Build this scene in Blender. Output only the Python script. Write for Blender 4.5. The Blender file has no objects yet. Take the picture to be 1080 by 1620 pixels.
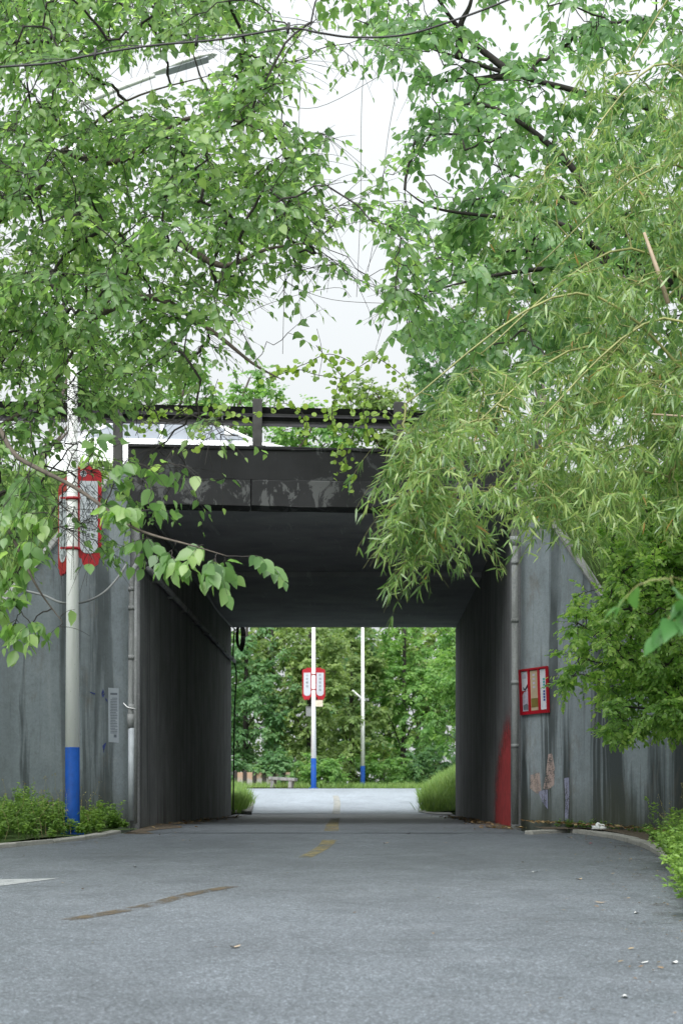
import bpy, bmesh, math, random
import numpy as np
from mathutils import Vector, Matrix
rad = math.radians
random.seed(7)
RNG = np.random.default_rng(11)
SC = bpy.context.scene
COL = SC.collection

# ------------------------------------------------------------------ camera, sky, sun, exposure
F, VX, HY, EYE = 2700.0, 582.0, 1268.0, 1.5      # focal length in photo pixels, horizon point, eye height
cd = bpy.data.cameras.new('camera')
cam = bpy.data.objects.new('camera', cd); COL.objects.link(cam)
cam.location = (0, 0, EYE); cam.rotation_euler = (rad(90), 0, 0)
cd.sensor_width = 36; cd.lens = 36 * F / 1620
cd.shift_x = -(VX - 540) / 1620; cd.shift_y = (HY - 810) / 1620
cd.clip_end = 2000; cd.clip_start = .1
cd.dof.use_dof = True; cd.dof.focus_distance = 22; cd.dof.aperture_fstop = 3.2
SC.camera = cam
SUN_EL, SUN_AZ = 46, 192                          # degrees; overcast: the sun is only a broad soft glow
w = bpy.data.worlds.new('World'); SC.world = w; w.use_nodes = True
nt = w.node_tree; nt.nodes.clear()
sky = nt.nodes.new('ShaderNodeTexSky'); sky.sky_type = 'NISHITA'; sky.sun_disc = False
sky.sun_elevation = rad(SUN_EL); sky.sun_rotation = rad(SUN_AZ); sky.dust_density = 6
hs = nt.nodes.new('ShaderNodeHueSaturation'); hs.inputs['Saturation'].default_value = .12
hs.inputs['Value'].default_value = .08
mx = nt.nodes.new('ShaderNodeMix'); mx.data_type = 'RGBA'; mx.inputs[0].default_value = .90
# standard overcast luminance: brightens smoothly from the horizon to the zenith
tcw = nt.nodes.new('ShaderNodeTexCoord'); spw = nt.nodes.new('ShaderNodeSeparateXYZ'); nt.links.new(tcw.outputs['Generated'], spw.inputs[0])
rmp = nt.nodes.new('ShaderNodeMapRange'); rmp.inputs[1].default_value = 0; rmp.inputs[2].default_value = 1; rmp.inputs[3].default_value = .50; rmp.inputs[4].default_value = 1.15
nt.links.new(spw.outputs[2], rmp.inputs[0])
cmb = nt.nodes.new('ShaderNodeMix'); cmb.data_type = 'RGBA'; cmb.blend_type = 'MULTIPLY'; cmb.inputs[0].default_value = 1
cmb.inputs[7].default_value = (.94, .985, 1.01, 1); nt.links.new(rmp.outputs[0], cmb.inputs[6]); nt.links.new(cmb.outputs[2], mx.inputs[7])
bg = nt.nodes.new('ShaderNodeBackground'); bg.inputs[1].default_value = 1.0
wo = nt.nodes.new('ShaderNodeOutputWorld')
nt.links.new(sky.outputs[0], hs.inputs['Color']); nt.links.new(hs.outputs[0], mx.inputs[6])
nt.links.new(mx.outputs[2], bg.inputs[0]); nt.links.new(bg.outputs[0], wo.inputs[0])
sd = bpy.data.lights.new('sun', 'SUN'); sd.energy = 4.3; sd.angle = rad(50); sd.color = (1, .985, .97)
sun = bpy.data.objects.new('sun', sd); COL.objects.link(sun)
sun.rotation_euler = (rad(90 - SUN_EL), 0, rad(180 - SUN_AZ))
SC.view_settings.view_transform = 'Standard'; SC.view_settings.look = 'None'
SC.view_settings.exposure = 0.62; SC.view_settings.gamma = 1
SC.render.engine = 'CYCLES'; SC.cycles.use_denoising = True
SC.cycles.max_bounces = 8; SC.cycles.transparent_max_bounces = 16
SC.cycles.sample_clamp_indirect = 4

# ------------------------------------------------------------------ helpers
W = {}
def P(px, py, d):                                  # a photo pixel at depth d
    return Vector(((px - VX) / F * d, d, EYE + (HY - py) / F * d))
_pd = [-400, -30, 0, 10, 20, 25, 28, 35, 44, 50, 56, 62, 68, 75, 100, 900]
_pz = [0, 0, 0, .42, .83, 1.03, 1.1, 1.11, 1.11, 1.3, 1.6, 1.9, 2.02, 2.06, 2.2, 2.2]
def zr(d): return float(np.interp(d, _pd, _pz))
def G(px, py):                                     # a photo pixel on the road surface
    lo, hi = 3.0, 80.0
    f = lambda d: EYE + (HY - py) / F * d - zr(d)
    d = lo
    while d < hi and f(d) > 0: d += .05
    return Vector(((px - VX) / F * d, d, zr(d)))
def reg(o, parent=None, label=None, cat=None, group=None, kind=None):
    if parent is not None:
        o.parent = parent; o.matrix_parent_inverse = W[parent.name].inverted()
    W[o.name] = o.matrix_basis.copy() if True else None
    if label: o['label'] = label
    if cat: o['category'] = cat
    if group: o['group'] = group
    if kind: o['kind'] = kind
    return o
def thing(name, loc, label, cat, group=None, kind=None):
    o = bpy.data.objects.new(name, None); COL.objects.link(o); o.location = loc
    o.empty_display_size = .1
    reg(o, None, label, cat, group, kind); W[o.name] = Matrix.Translation(Vector(loc)); return o
def mk(name, verts, faces, mat, parent=None, smooth=False, mw=None, **kw):
    m = bpy.data.meshes.new(name); m.from_pydata([tuple(v) for v in verts], [], faces)
    m.materials.append(mat)
    if smooth: m.polygons.foreach_set('use_smooth', [True] * len(m.polygons))
    m.update()
    o = bpy.data.objects.new(name, m); COL.objects.link(o)
    if mw is not None: o.matrix_basis = mw
    reg(o, parent, **kw); W[o.name] = mw.copy() if mw is not None else Matrix.Identity(4)
    return o
def from_bm(name, bm, mat, parent=None, smooth=False, mw=None, **kw):
    bmesh.ops.recalc_face_normals(bm, faces=bm.faces)
    m = bpy.data.meshes.new(name); bm.to_mesh(m); bm.free(); m.materials.append(mat)
    if smooth: m.polygons.foreach_set('use_smooth', [True] * len(m.polygons))
    o = bpy.data.objects.new(name, m); COL.objects.link(o)
    if mw is not None: o.matrix_basis = mw
    reg(o, parent, **kw); W[o.name] = mw.copy() if mw is not None else Matrix.Identity(4)
    return o
def bxbm(bm, lo, hi, bev=0.0, M=None):
    r = bmesh.ops.create_cube(bm, size=1)
    vs = r['verts']
    for v in vs:
        for i in range(3): v.co[i] = lo[i] + (v.co[i] + .5) * (hi[i] - lo[i])
    if M is not None:
        for v in vs: v.co = M @ v.co
    if bev:
        es = list({e for v in vs for e in v.link_edges})
        bmesh.ops.bevel(bm, geom=es, offset=bev, segments=2, affect='EDGES', profile=.5)
def box(name, lo, hi, mat, parent=None, bev=.01, M=None, mw=None, **kw):
    bm = bmesh.new(); bxbm(bm, lo, hi, bev, M); return from_bm(name, bm, mat, parent, False, mw, **kw)
def tube_arr(pts, radii, n=8, closed_ends=True):
    pts = [Vector(p) for p in pts]; vs = []; fs = []
    prev = None
    for i, p in enumerate(pts):
        t = (pts[min(i + 1, len(pts) - 1)] - pts[max(i - 1, 0)])
        t = t.normalized() if t.length > 1e-9 else Vector((0, 0, 1))
        if prev is None:
            a = Vector((0, 0, 1)) if abs(t.z) < .9 else Vector((1, 0, 0))
            u = t.cross(a).normalized()
        else:
            u = (prev - t * prev.dot(t)); u = u.normalized() if u.length > 1e-6 else t.orthogonal().normalized()
        prev = u; v = t.cross(u)
        r = radii[i] if hasattr(radii, '__len__') else radii
        for k in range(n):
            a = 2 * math.pi * k / n
            vs.append(p + u * (r * math.cos(a)) + v * (r * math.sin(a)))
    for i in range(len(pts) - 1):
        for k in range(n):
            k2 = (k + 1) % n
            fs.append((i * n + k, i * n + k2, (i + 1) * n + k2, (i + 1) * n + k))
    if closed_ends:
        fs.append(tuple(range(n - 1, -1, -1))); fs.append(tuple((len(pts) - 1) * n + k for k in range(n)))
    return vs, fs
def tube(name, pts, radii, mat, parent=None, n=8, smooth=True, **kw):
    vs, fs = tube_arr(pts, radii, n); return mk(name, vs, fs, mat, parent, smooth, **kw)
def smoothline(pts, k=6):                          # Catmull-Rom through points
    pts = [Vector(p) for p in pts]; out = []
    for i in range(len(pts) - 1):
        p0, p1, p2, p3 = pts[max(i - 1, 0)], pts[i], pts[i + 1], pts[min(i + 2, len(pts) - 1)]
        for j in range(k):
            t = j / k
            out.append(.5 * ((2 * p1) + (p2 - p0) * t + (2 * p0 - 5 * p1 + 4 * p2 - p3) * t * t + (3 * p1 - p0 - 3 * p2 + p3) * t ** 3))
    out.append(pts[-1]); return out
def text_mesh(name, body, size, M, mat, parent, align='CENTER', spacing=1.0):
    c = bpy.data.curves.new('t', 'FONT'); c.body = body; c.size = size; c.align_x = align; c.space_line = spacing
    o = bpy.data.objects.new('t', c); COL.objects.link(o)
    dg = bpy.context.evaluated_depsgraph_get()
    m = bpy.data.meshes.new_from_object(o.evaluated_get(dg), depsgraph=dg)
    bpy.data.objects.remove(o); bpy.data.curves.remove(c)
    m.transform(M); m.materials.clear(); m.materials.append(mat)
    o = bpy.data.objects.new(name, m); COL.objects.link(o); reg(o, parent, kind='stuff'); W[o.name] = Matrix.Identity(4)
    return o

# ------------------------------------------------------------------ materials
class NT:
    def __init__(s, name):
        s.m = bpy.data.materials.new(name); s.m.use_nodes = True; s.t = s.m.node_tree
        s.b = s.t.nodes['Principled BSDF']; s.out = s.t.nodes['Material Output']
        s.tc = s.t.nodes.new('ShaderNodeTexCoord')
    def n(s, ty, **kw):
        x = s.t.nodes.new('ShaderNode' + ty)
        for k, v in kw.items(): setattr(x, k, v)
        return x
    def l(s, a, b): s.t.links.new(a, b)
    def coords(s, scale=(1, 1, 1), out='Object'):
        mp = s.n('Mapping'); mp.inputs['Scale'].default_value = scale; s.l(s.tc.outputs[out], mp.inputs[0]); return mp.outputs[0]
    def noise(s, scale, detail=4, rough=.55, vec=None, dist=0):
        x = s.n('TexNoise'); x.inputs['Scale'].default_value = scale; x.inputs['Detail'].default_value = detail
        x.inputs['Roughness'].default_value = rough; x.inputs['Distortion'].default_value = dist
        s.l(vec if vec is not None else s.tc.outputs['Object'], x.inputs['Vector']); return x.outputs['Fac']
    def voro(s, scale, vec=None):
        x = s.n('TexVoronoi'); x.inputs['Scale'].default_value = scale
        s.l(vec if vec is not None else s.tc.outputs['Object'], x.inputs['Vector']); return x
    def ramp(s, fac, stops, interp='LINEAR'):
        r = s.n('ValToRGB'); r.color_ramp.interpolation = interp; e = r.color_ramp.elements
        while len(e) < len(stops): e.new(.5)
        for q, (p, c) in zip(e, stops):
            q.position = p
            q.color = (c, c, c, 1) if not hasattr(c, '__len__') else (*c, 1)
        s.l(fac, r.inputs[0]); return r.outputs[0]
    def mix(s, fac, a, b, mode='MIX'):
        x = s.n('Mix'); x.data_type = 'RGBA'; x.blend_type = mode
        for sock, v in ((x.inputs[0], fac), (x.inputs[6], a), (x.inputs[7], b)):
            if isinstance(v, bpy.types.NodeSocket): s.l(v, sock)
            elif hasattr(v, '__len__'): sock.default_value = (*v, 1)
            else: sock.default_value = v
        return x.outputs[2]
    def math(s, op, a, b=None):
        x = s.n('Math'); x.operation = op
        for sock, v in ((x.inputs[0], a), (x.inputs[1], b)):
            if v is None: continue
            if isinstance(v, bpy.types.NodeSocket): s.l(v, sock)
            else: sock.default_value = v
        return x.outputs[0]
    def sep(s, vec=None):
        x = s.n('SeparateXYZ'); s.l(vec if vec is not None else s.tc.outputs['Object'], x.inputs[0]); return x.outputs
    def col(s, c):
        if isinstance(c, bpy.types.NodeSocket): s.l(c, s.b.inputs['Base Color'])
        else: s.b.inputs['Base Color'].default_value = (*c, 1)
    def rough(s, r):
        if isinstance(r, bpy.types.NodeSocket): s.l(r, s.b.inputs['Roughness'])
        else: s.b.inputs['Roughness'].default_value = r
    def bump(s, h, st=.3, dist=.01):
        x = s.n('Bump'); x.inputs['Strength'].default_value = st; x.inputs['Distance'].default_value = dist
        s.l(h, x.inputs['Height']); s.l(x.outputs[0], s.b.inputs['Normal'])
    def alpha(s, a): s.l(a, s.b.inputs['Alpha'])
    def spec(s, v): s.b.inputs['Specular IOR Level'].default_value = v
def simple(name, c, r=.6, metal=0, nz=.15, sc=9, bump=0, spec=.5):
    t = NT(name); f = t.noise(sc, 5, .6)
    a = tuple(x * (1 - nz) for x in c); b = tuple(min(1, x * (1 + nz)) for x in c)
    t.col(t.ramp(f, [(.3, a), (.7, b)])); t.rough(r); t.b.inputs['Metallic'].default_value = metal; t.spec(spec)
    if bump: t.bump(f, bump, .01)
    return t.m

def m_asphalt(name, base=.085):
    t = NT(name)
    big = t.noise(.35, 4, .6); mid = t.noise(2.2, 5, .6); v = t.voro(105); fine = t.noise(150, 2, .6)
    c = t.ramp(t.sep(v.outputs['Color'])[0], [(.0, (.48, .48, .48)), (.55, (.84, .84, .84)), (.85, (1.12, 1.12, 1.12)), (1, (2.2, 2.2, 2.2))])
    b = t.mix(big, (base * .66, base * .79, base * .94), (base * 1.08, base * 1.27, base * 1.50))
    b = t.mix(.35, b, t.mix(mid, (base * .6, base * .66, base * .72), (base * 1.45, base * 1.55, base * 1.65)))
    b = t.mix(1.0, b, c, 'MULTIPLY')
    b = t.mix(1.0, b, t.ramp(t.noise(38, 3, .7), [(.3, (.7, .7, .7)), (.7, (1.35, 1.35, 1.35))]), 'MULTIPLY')
    b = t.mix(1.0, b, t.ramp(t.noise(.8, 6, .7, t.coords((1, .6, 1)), .4), [(.35, (.84, .84, .84)), (.5, (1.0, 1.0, 1.0)), (.68, (1.14, 1.14, 1.14))]), 'MULTIPLY')
    # dark, damp crack-like smears with a shape of their own
    st = t.noise(1.4, 8, .75, t.coords((.55, 2.4, 1)), .6)
    sm = t.ramp(st, [(.57, 0.0), (.68, .6)])
    b = t.mix(sm, b, (base * .38, base * .42, base * .45))
    t.col(b); t.rough(t.ramp(mid, [(.3, .50), (.7, .70)])); t.spec(.5)
    t.bump(t.mix(.5, v.outputs['Distance'], fine), .4, .006)
    return t.m
def m_wing(name, seed, heavy):
    t = NT(name)
    mp = t.n('Mapping'); mp.inputs['Location'].default_value = (seed, 0, seed); t.l(t.tc.outputs['Object'], mp.inputs[0])
    # gentle sideways wander so that run-off streaks are not ruled lines
    wv = t.n('TexNoise'); wv.inputs['Scale'].default_value = .9; wv.inputs['Detail'].default_value = 3; t.l(mp.outputs[0], wv.inputs['Vector'])
    wa = t.n('VectorMath'); wa.operation = 'MULTIPLY_ADD'; t.l(wv.outputs['Color'], wa.inputs[0]); wa.inputs[1].default_value = (.10, 0, .4); t.l(mp.outputs[0], wa.inputs[2])
    src = wa.outputs[0]
    def sc(s):
        m2 = t.n('Mapping'); m2.inputs['Scale'].default_value = s; t.l(src, m2.inputs[0]); return m2.outputs[0]
    cl = t.noise(.9, 7, .65, sc((1, 1, .7))); fine = t.noise(24, 5, .65, sc((1, 1, 1)))
    base = t.ramp(cl, [(.25, (.155, .19, .215)), (.5, (.22, .26, .288)), (.75, (.30, .342, .37))])
    base = t.mix(.22, base, t.ramp(fine, [(.3, (.09, .105, .115)), (.7, (.36, .39, .41))]))
    wide = t.noise(1, 4, .55, sc((1.1, 1, .12))); s1 = t.noise(1, 6, .62, sc((2.1, 1, .085)), .5); mott = t.noise(3.2, 8, .75, sc((1, 1, .8))); s2 = t.noise(1, 7, .7, sc((6.5, 1, .38)), .6)
    c = t.mix(t.ramp(wide, [(.45, .0), (.66, .45)]), base, (.10, .118, .128))
    c = t.mix(t.ramp(mott, [(.50, 0.0), (.66, .5)]), c, (.115, .13, .135)); c = t.mix(t.ramp(mott, [(.30, .45), (.44, 0.0)]), c, (.34, .37, .385))
    zone = t.ramp(t.math('ADD', t.noise(.6, 3, .6, sc((1, 1, .45))), t.math('MULTIPLY', t.sep()[0], .13 * heavy)), [(.40, .25), (.60, 1.0)])
    k1 = t.ramp(s1, [(.53 - .05 * heavy, 0.0), (.60 - .05 * heavy, .55 + .38 * heavy)])
    c = t.mix(t.math('MULTIPLY', k1, zone), c, (.036, .044, .046))
    k2 = t.ramp(s2, [(.58, 0.0), (.70, .40 + .2 * heavy)]); c = t.mix(t.math('MULTIPLY', k2, zone), c, (.05, .058, .058))
    pale = t.ramp(t.noise(1, 5, .6, sc((4, 1, .14)), .2), [(.60, 0.0), (.78, .45)]); c = t.mix(pale, c, (.36, .39, .41))
    br = t.ramp(t.noise(1.6, 7, .72, sc((1.3, 1, .6))), [(.56, 0.0), (.70, .6)]); c = t.mix(br, c, (.13, .118, .10))
    z = t.sep()[2]
    foot = t.math('ADD', z, t.math('MULTIPLY', t.math('SUBTRACT', cl, .5), -1.8))
    moss = t.ramp(t.math('MULTIPLY', foot, .5), [(.55, .8), (.92, 0.0)])      # algae and splash dirt along the foot
    c = t.mix(moss, c, (.05, .056, .04))
    pit = t.voro(19, sc((1, 1, 1))); c = t.mix(t.ramp(pit.outputs['Distance'], [(.03, .8), (.10, 0.0)]), c, (.08, .085, .08))
    t.col(c); t.rough(.85); t.spec(.3); t.bump(t.mix(.5, cl, fine), .45, .015)
    return t.m
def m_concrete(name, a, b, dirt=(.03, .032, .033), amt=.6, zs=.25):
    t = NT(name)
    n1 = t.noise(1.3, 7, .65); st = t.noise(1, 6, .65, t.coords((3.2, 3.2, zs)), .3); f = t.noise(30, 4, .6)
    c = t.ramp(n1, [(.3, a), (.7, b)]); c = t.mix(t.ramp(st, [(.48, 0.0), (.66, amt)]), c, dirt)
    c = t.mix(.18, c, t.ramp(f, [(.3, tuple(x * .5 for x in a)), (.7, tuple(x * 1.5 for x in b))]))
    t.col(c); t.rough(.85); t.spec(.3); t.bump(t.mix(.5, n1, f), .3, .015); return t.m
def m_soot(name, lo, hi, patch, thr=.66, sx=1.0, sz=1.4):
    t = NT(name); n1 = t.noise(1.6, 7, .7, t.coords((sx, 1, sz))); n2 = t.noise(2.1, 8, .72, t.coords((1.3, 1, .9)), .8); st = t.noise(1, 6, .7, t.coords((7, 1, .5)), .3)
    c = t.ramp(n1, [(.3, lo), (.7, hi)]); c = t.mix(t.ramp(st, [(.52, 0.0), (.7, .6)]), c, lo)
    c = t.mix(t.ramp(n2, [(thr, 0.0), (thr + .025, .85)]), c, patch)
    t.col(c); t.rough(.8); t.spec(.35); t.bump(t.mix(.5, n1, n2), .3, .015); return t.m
def m_soffit(name):
    t = NT(name); n1 = t.noise(.8, 6, .65)
    c = t.ramp(n1, [(.3, (.18, .19, .205)), (.7, (.32, .335, .35))])
    scr = t.noise(1, 8, .75, t.coords((5, .5, 1)), 1.4); c = t.mix(t.ramp(scr, [(.585, 0.0), (.68, .75)]), c, (.42, .44, .45))
    t.col(c); t.rough(.85); t.spec(.2); t.bump(n1, .2, .02); return t.m
def m_leaf(name, dark, mid, lite, trans=.42, rough=.45, odd=None, gloss=.4):
    t = NT(name)
    at = t.n('Attribute'); at.attribute_name = 'var'
    stops = [(.05, dark), (.5, mid), (.93, lite)]
    if odd: stops.append((.975, odd))
    c = t.ramp(at.outputs['Fac'], stops)
    pn = t.noise(1.1, 3, .6); c = t.mix(t.math('MULTIPLY', pn, .35), c, dark)
    t.col(c); t.rough(rough); t.spec(gloss)
    tr = t.n('BsdfTranslucent'); g = t.mix(1.0, c, (1.55, 1.6, .95), 'MULTIPLY'); t.l(g, tr.inputs[0])
    ms = t.n('MixShader'); ms.inputs[0].default_value = trans
    t.l(t.b.outputs[0], ms.inputs[1]); t.l(tr.outputs[0], ms.inputs[2]); t.l(ms.outputs[0], t.out.inputs[0]); return t.m
def m_worn(name, c, thr, soft=.12, sc=6.0, stretch=(1, 1, 1), c2=None):
    t = NT(name); n = t.noise(sc, 8, .7, t.coords(stretch)); fine = t.noise(70, 3, .6)
    f = t.mix(.35, n, fine)
    t.alpha(t.ramp(f, [(thr - soft, 0.0), (thr + soft, 1.0)]))
    t.col(t.mix(t.noise(2.5, 4), c, c2 or tuple(x * .6 for x in c))); t.rough(.7); return t.m

M_ASPH = m_asphalt('asphalt', .112)
M_FARASPH = m_asphalt('skylit_asphalt', .29)  # paler copy of the asphalt; open sky light is put into its colour
M_WINGL, M_WINGR = m_wing('wing_wall_concrete', 5.0, .45), m_wing('streaked_wing_wall_concrete', 11.3, 1.0)
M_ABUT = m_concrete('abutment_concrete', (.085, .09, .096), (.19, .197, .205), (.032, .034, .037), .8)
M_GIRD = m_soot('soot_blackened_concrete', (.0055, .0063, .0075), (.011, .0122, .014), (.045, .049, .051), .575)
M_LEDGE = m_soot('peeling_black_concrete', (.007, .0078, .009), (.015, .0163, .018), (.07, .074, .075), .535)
M_SOFF = m_soffit('sooty_soffit')
M_CAP = m_concrete('pale_concrete_cap', (.16, .165, .165), (.26, .265, .26))
M_KERB = m_concrete('kerb_concrete', (.24, .235, .22), (.36, .355, .33), (.10, .10, .09), .5, 1.5)
M_RAIL = simple('backlit_galvanised_steel', (.024, .025, .028), .6, .3, .3, 5)  # rail seen against the sky: its backlit shade is put into the base colour
M_POST = simple('rusty_grey_post', (.032, .032, .032), .75, .1, .35, 7)
t = NT('white_pole_paint'); st_ = t.noise(1, 6, .7, t.coords((9, 9, .7)), .3)
cc_ = t.mix(t.ramp(st_, [(.55, 0.0), (.75, .45)]), (.88, .89, .90), (.52, .52, .49)); cc_ = t.mix(t.ramp(t.voro(11).outputs['Distance'], [(.03, .7), (.07, 0.0)]), cc_, (.30, .27, .23))
t.col(cc_); t.rough(.45); M_WHITE = t.m
t = NT('blue_pole_paint'); cc_ = t.ramp(t.noise(5, 6, .7), [(.3, (.003, .042, .20)), (.7, (.005, .066, .31))])
cc_ = t.mix(t.ramp(t.noise(13, 7, .75), [(.66, 0.0), (.70, .8)]), cc_, (.33, .36, .40)); cc_ = t.mix(t.ramp(t.noise(2.2, 7, .7, t.coords((3, 3, 1))), [(.52, 0.0), (.72, .55)]), cc_, (.05, .06, .075))
t.col(cc_); t.rough(.62); t.spec(.2); M_BLUE = t.m
M_RED = simple('red_sign_paint', (.31, .006, .016), .42, 0, .15, 4)
M_PANEL = simple('sign_print_panel', (.42, .45, .50), .4, 0, .06, 3)
M_INK = simple('ink', (.02, .025, .04), .6)
M_PIPE = m_concrete('grey_pvc', (.17, .18, .185), (.25, .26, .265), (.05, .055, .05), .7, .6)
M_PIPE2 = simple('light_grey_pvc', (.30, .33, .36), .5, 0, .15, 5)
M_BLACK = simple('black_cable', (.012, .012, .013), .55)
M_CABLE = simple('grey_cable', (.16, .17, .17), .6)
M_DARKTWIG = simple('bark_dark', (.022, .019, .017), .85, 0, .4, 14, .5)
M_BARK = simple('bark', (.075, .062, .050), .88, 0, .45, 11, .7)
M_CULM = simple('bamboo_culm', (.20, .21, .07), .5, 0, .3, 5)
M_DRYCULM = simple('dry_bamboo_culm', (.30, .235, .165), .65, 0, .25, 8)
M_LEAF_L = m_leaf('mulberry_leaf', (.085, .175, .068), (.190, .330, .125), (.34, .48, .18), .62, .38, None, .6)
M_LEAF_R = m_leaf('broad_leaf', (.095, .195, .092), (.175, .320, .150), (.29, .43, .21), .60, .38, None, .6)
M_LEAF_B = m_leaf('bamboo_leaf', (.080, .165, .055), (.195, .320, .100), (.38, .48, .17), .48, .34, (.42, .22, .08), .7)
M_LEAF_C = m_leaf('camphor_leaf', (.095, .20, .055), (.25, .43, .11), (.46, .62, .19), .58, .32, None, .5)
M_LEAF_V = m_leaf('vine_leaf', (.095, .180, .030), (.185, .300, .050), (.30, .42, .08), .48, .5)
M_LEAF_N = m_leaf('sapling_leaf', (.045, .145, .040), (.075, .205, .055), (.11, .26, .075), .45, .45)
M_LEAF_F1 = m_leaf('far_dark_leaf', (.055, .135, .062), (.115, .240, .10), (.21, .35, .15), .5, .5)
M_LEAF_F2 = m_leaf('far_olive_leaf', (.085, .150, .052), (.180, .270, .090), (.30, .39, .14), .5, .5)
M_LEAF_F3 = m_leaf('far_bright_leaf', (.075, .175, .050), (.155, .310, .085), (.27, .43, .13), .52, .5)
M_WEED = m_leaf('weed_leaf', (.065, .140, .030), (.145, .260, .050), (.26, .40, .085), .42, .5)
M_GRASS = m_leaf('grass_blade', (.078, .150, .038), (.160, .270, .065), (.29, .40, .115), .4, .55)
def m_soil(name, g=.35):
    t = NT(name); n = t.noise(1.7, 7, .7); f = t.noise(26, 5, .7); v = t.voro(17)
    c = t.ramp(f, [(.3, (.055, .045, .034)), (.55, (.12, .10, .078)), (.75, (.20, .175, .14))])
    c = t.mix(t.ramp(n, [(g, 0.0), (g + .15, .9)]), c, t.ramp(f, [(.3, (.03, .06, .018)), (.7, (.075, .13, .035))]))
    c = t.mix(t.ramp(v.outputs['Distance'], [(.06, .7), (.16, 0.0)]), c, (.26, .24, .2))
    t.col(c); t.rough(.95); t.spec(.1); t.bump(f, .8, .03); return t.m
M_SOIL = m_soil('soil', .62); M_TURF = m_soil('turf_soil', .30); M_GROUND = m_soil('ground', .38)
M_GRAVEL = simple('gravel', (.30, .30, .29), .9, 0, .5, 22, .8)
M_YEL = m_worn('worn_yellow_paint', (.29, .24, .10), .495, .07, 6, (1, 1, 1), (.17, .145, .08))
M_YELN = m_worn('worn_brown_yellow_paint', (.105, .078, .042), .485, .06, 4, (1, 1, 1), (.06, .047, .033))
M_PALE = m_worn('worn_pale_paint', (.42, .42, .38), .47, .10, 4)
M_WPAINT = m_worn('worn_white_paint', (.33, .35, .36), .40, .10, 5)

# ------------------------------------------------------------------ ground, road, verges
Lp = [(-60, -60), (-34, -20), (-18, 6), (-11.8, 14), (-7.7, 13.6), (-5.95, 20), (-4.72, 21.8), (-3.95, 23.4), (-3.62, 25.2), (-3.58, 27), (-3.58, 44.8),
      (-3.25, 45.6), (-3.25, 48), (-3.75, 55), (-4.7, 62), (-4.9, 69), (-2.2, 76), (4, 83), (12, 89), (40, 97)]
Rp = [(-14, -60), (-2.2, -14), (1.35, 6), (2.40, 12.6), (2.95, 16), (3.38, 19.4), (3.52, 21.6), (3.42, 23.6), (3.0, 25.2), (2.28, 26.8), (2.28, 44.8),
      (1.6, 46.4), (1.5, 48), (1.8, 55), (2.8, 62), (5.0, 67.5), (8.7, 72.5), (12, 76), (20, 79), (44, 84)]
Lp = [Vector((a, b, 0)) for a, b in Lp]; Rp = [Vector((a, b, 0)) for a, b in Rp]
def dens(pl, k=8): return smoothline(pl, k)
Ld, Rd = dens(Lp), dens(Rp)
def strip(name, A, B, m, mat, dz=0.0, kind='structure', zf=None, **kw):     # sheet between two polylines
    vs = []; fs = []
    for a, b in zip(A, B):
        for j in range(m + 1):
            p = a.lerp(b, j / m); vs.append((p.x, p.y, (zf(p, j / m) if zf else zr(p.y)) + dz))
    for i in range(len(A) - 1):
        for j in range(m):
            q = i * (m + 1) + j; fs.append((q, q + 1, q + m + 2, q + m + 1))
    return mk(name, vs, fs, mat, None, True, kind=kind, **kw)
# the wide ground sheet, below everything else
gx = np.concatenate([np.linspace(-600, -60, 10), np.linspace(-50, 50, 41), np.linspace(60, 600, 10)])
gy = np.concatenate([np.linspace(-300, -40, 8), np.linspace(-30, 110, 71), np.linspace(125, 900, 12)])
vs = [(x, y, zr(y) - .06) for y in gy for x in gx]; nx = len(gx)
fs = [(j * nx + i, j * nx + i + 1, (j + 1) * nx + i + 1, (j + 1) * nx + i) for j in range(len(gy) - 1) for i in range(nx - 1)]
mk('ground', vs, fs, M_GROUND, None, True, kind='structure', label='flat soil and grass ground around the road')
i_split = next(i for i, p in enumerate(Ld) if p.y > 44.9)
j_split = next(i for i, p in enumerate(Rd) if p.y > 44.9)
assert i_split == j_split
strip('road', Ld[:i_split + 1], Rd[:i_split + 1], 10, M_ASPH, label='grey asphalt road running up to and under the overpass')
strip('road', Ld[i_split:], Rd[i_split:], 10, M_FARASPH, label='asphalt road in a painted skylit tone rising beyond the underpass and bending right')

def off(pl, dist):                                                          # offset a polyline sideways (positive = right of travel)
    out = []
    for i, p in enumerate(pl):
        t = (pl[min(i + 1, len(pl) - 1)] - pl[max(i - 1, 0)]).normalized()
        out.append(p + Vector((t.y, -t.x, 0)) * dist)
    return out
def rise(p, t): return zr(p.y) + .05 + .05 * math.sin(p.x * 2.1 + p.y * 1.3) * .5 + .10 * t
nl = [p for p in Ld if p.y < 26.3]; nr = [p for p in Rd if p.y < 26.3]
strip('verge', off(nl, -.17), [Vector((p.x - 14, p.y + 6 if p.y > 14 else p.y, 0)) if p.y > 21 else Vector((p.x - 14, p.y, 0)) for p in nl], 14, M_TURF, zf=rise, label='weedy soil verge on the left of the road before the wing wall')
strip('verge', off(nr, .17), [Vector((p.x + 16, p.y + (3 if p.y > 22 else 0), 0)) for p in nr], 16, M_SOIL, zf=rise, label='bare soil verge between the right kerb and the wing wall')
fl = [p for p in Ld if p.y > 45]; fr = [p for p in Rd if p.y > 45]
def bank(p, t): return zr(p.y) + .012 + .05 * min(1, t * 40) + 1.25 * min(1, t * 9) ** .8 * min(1, max(0, (p.y - 47) / 2.5))
strip('grass_bank', off(fr, .12), [Vector((p.x + 20, p.y - .6 * max(0, p.y - 60), 0)) for p in fr if True], 40, M_TURF, zf=bank, label='grassy bank on the right beyond the underpass')
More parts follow.
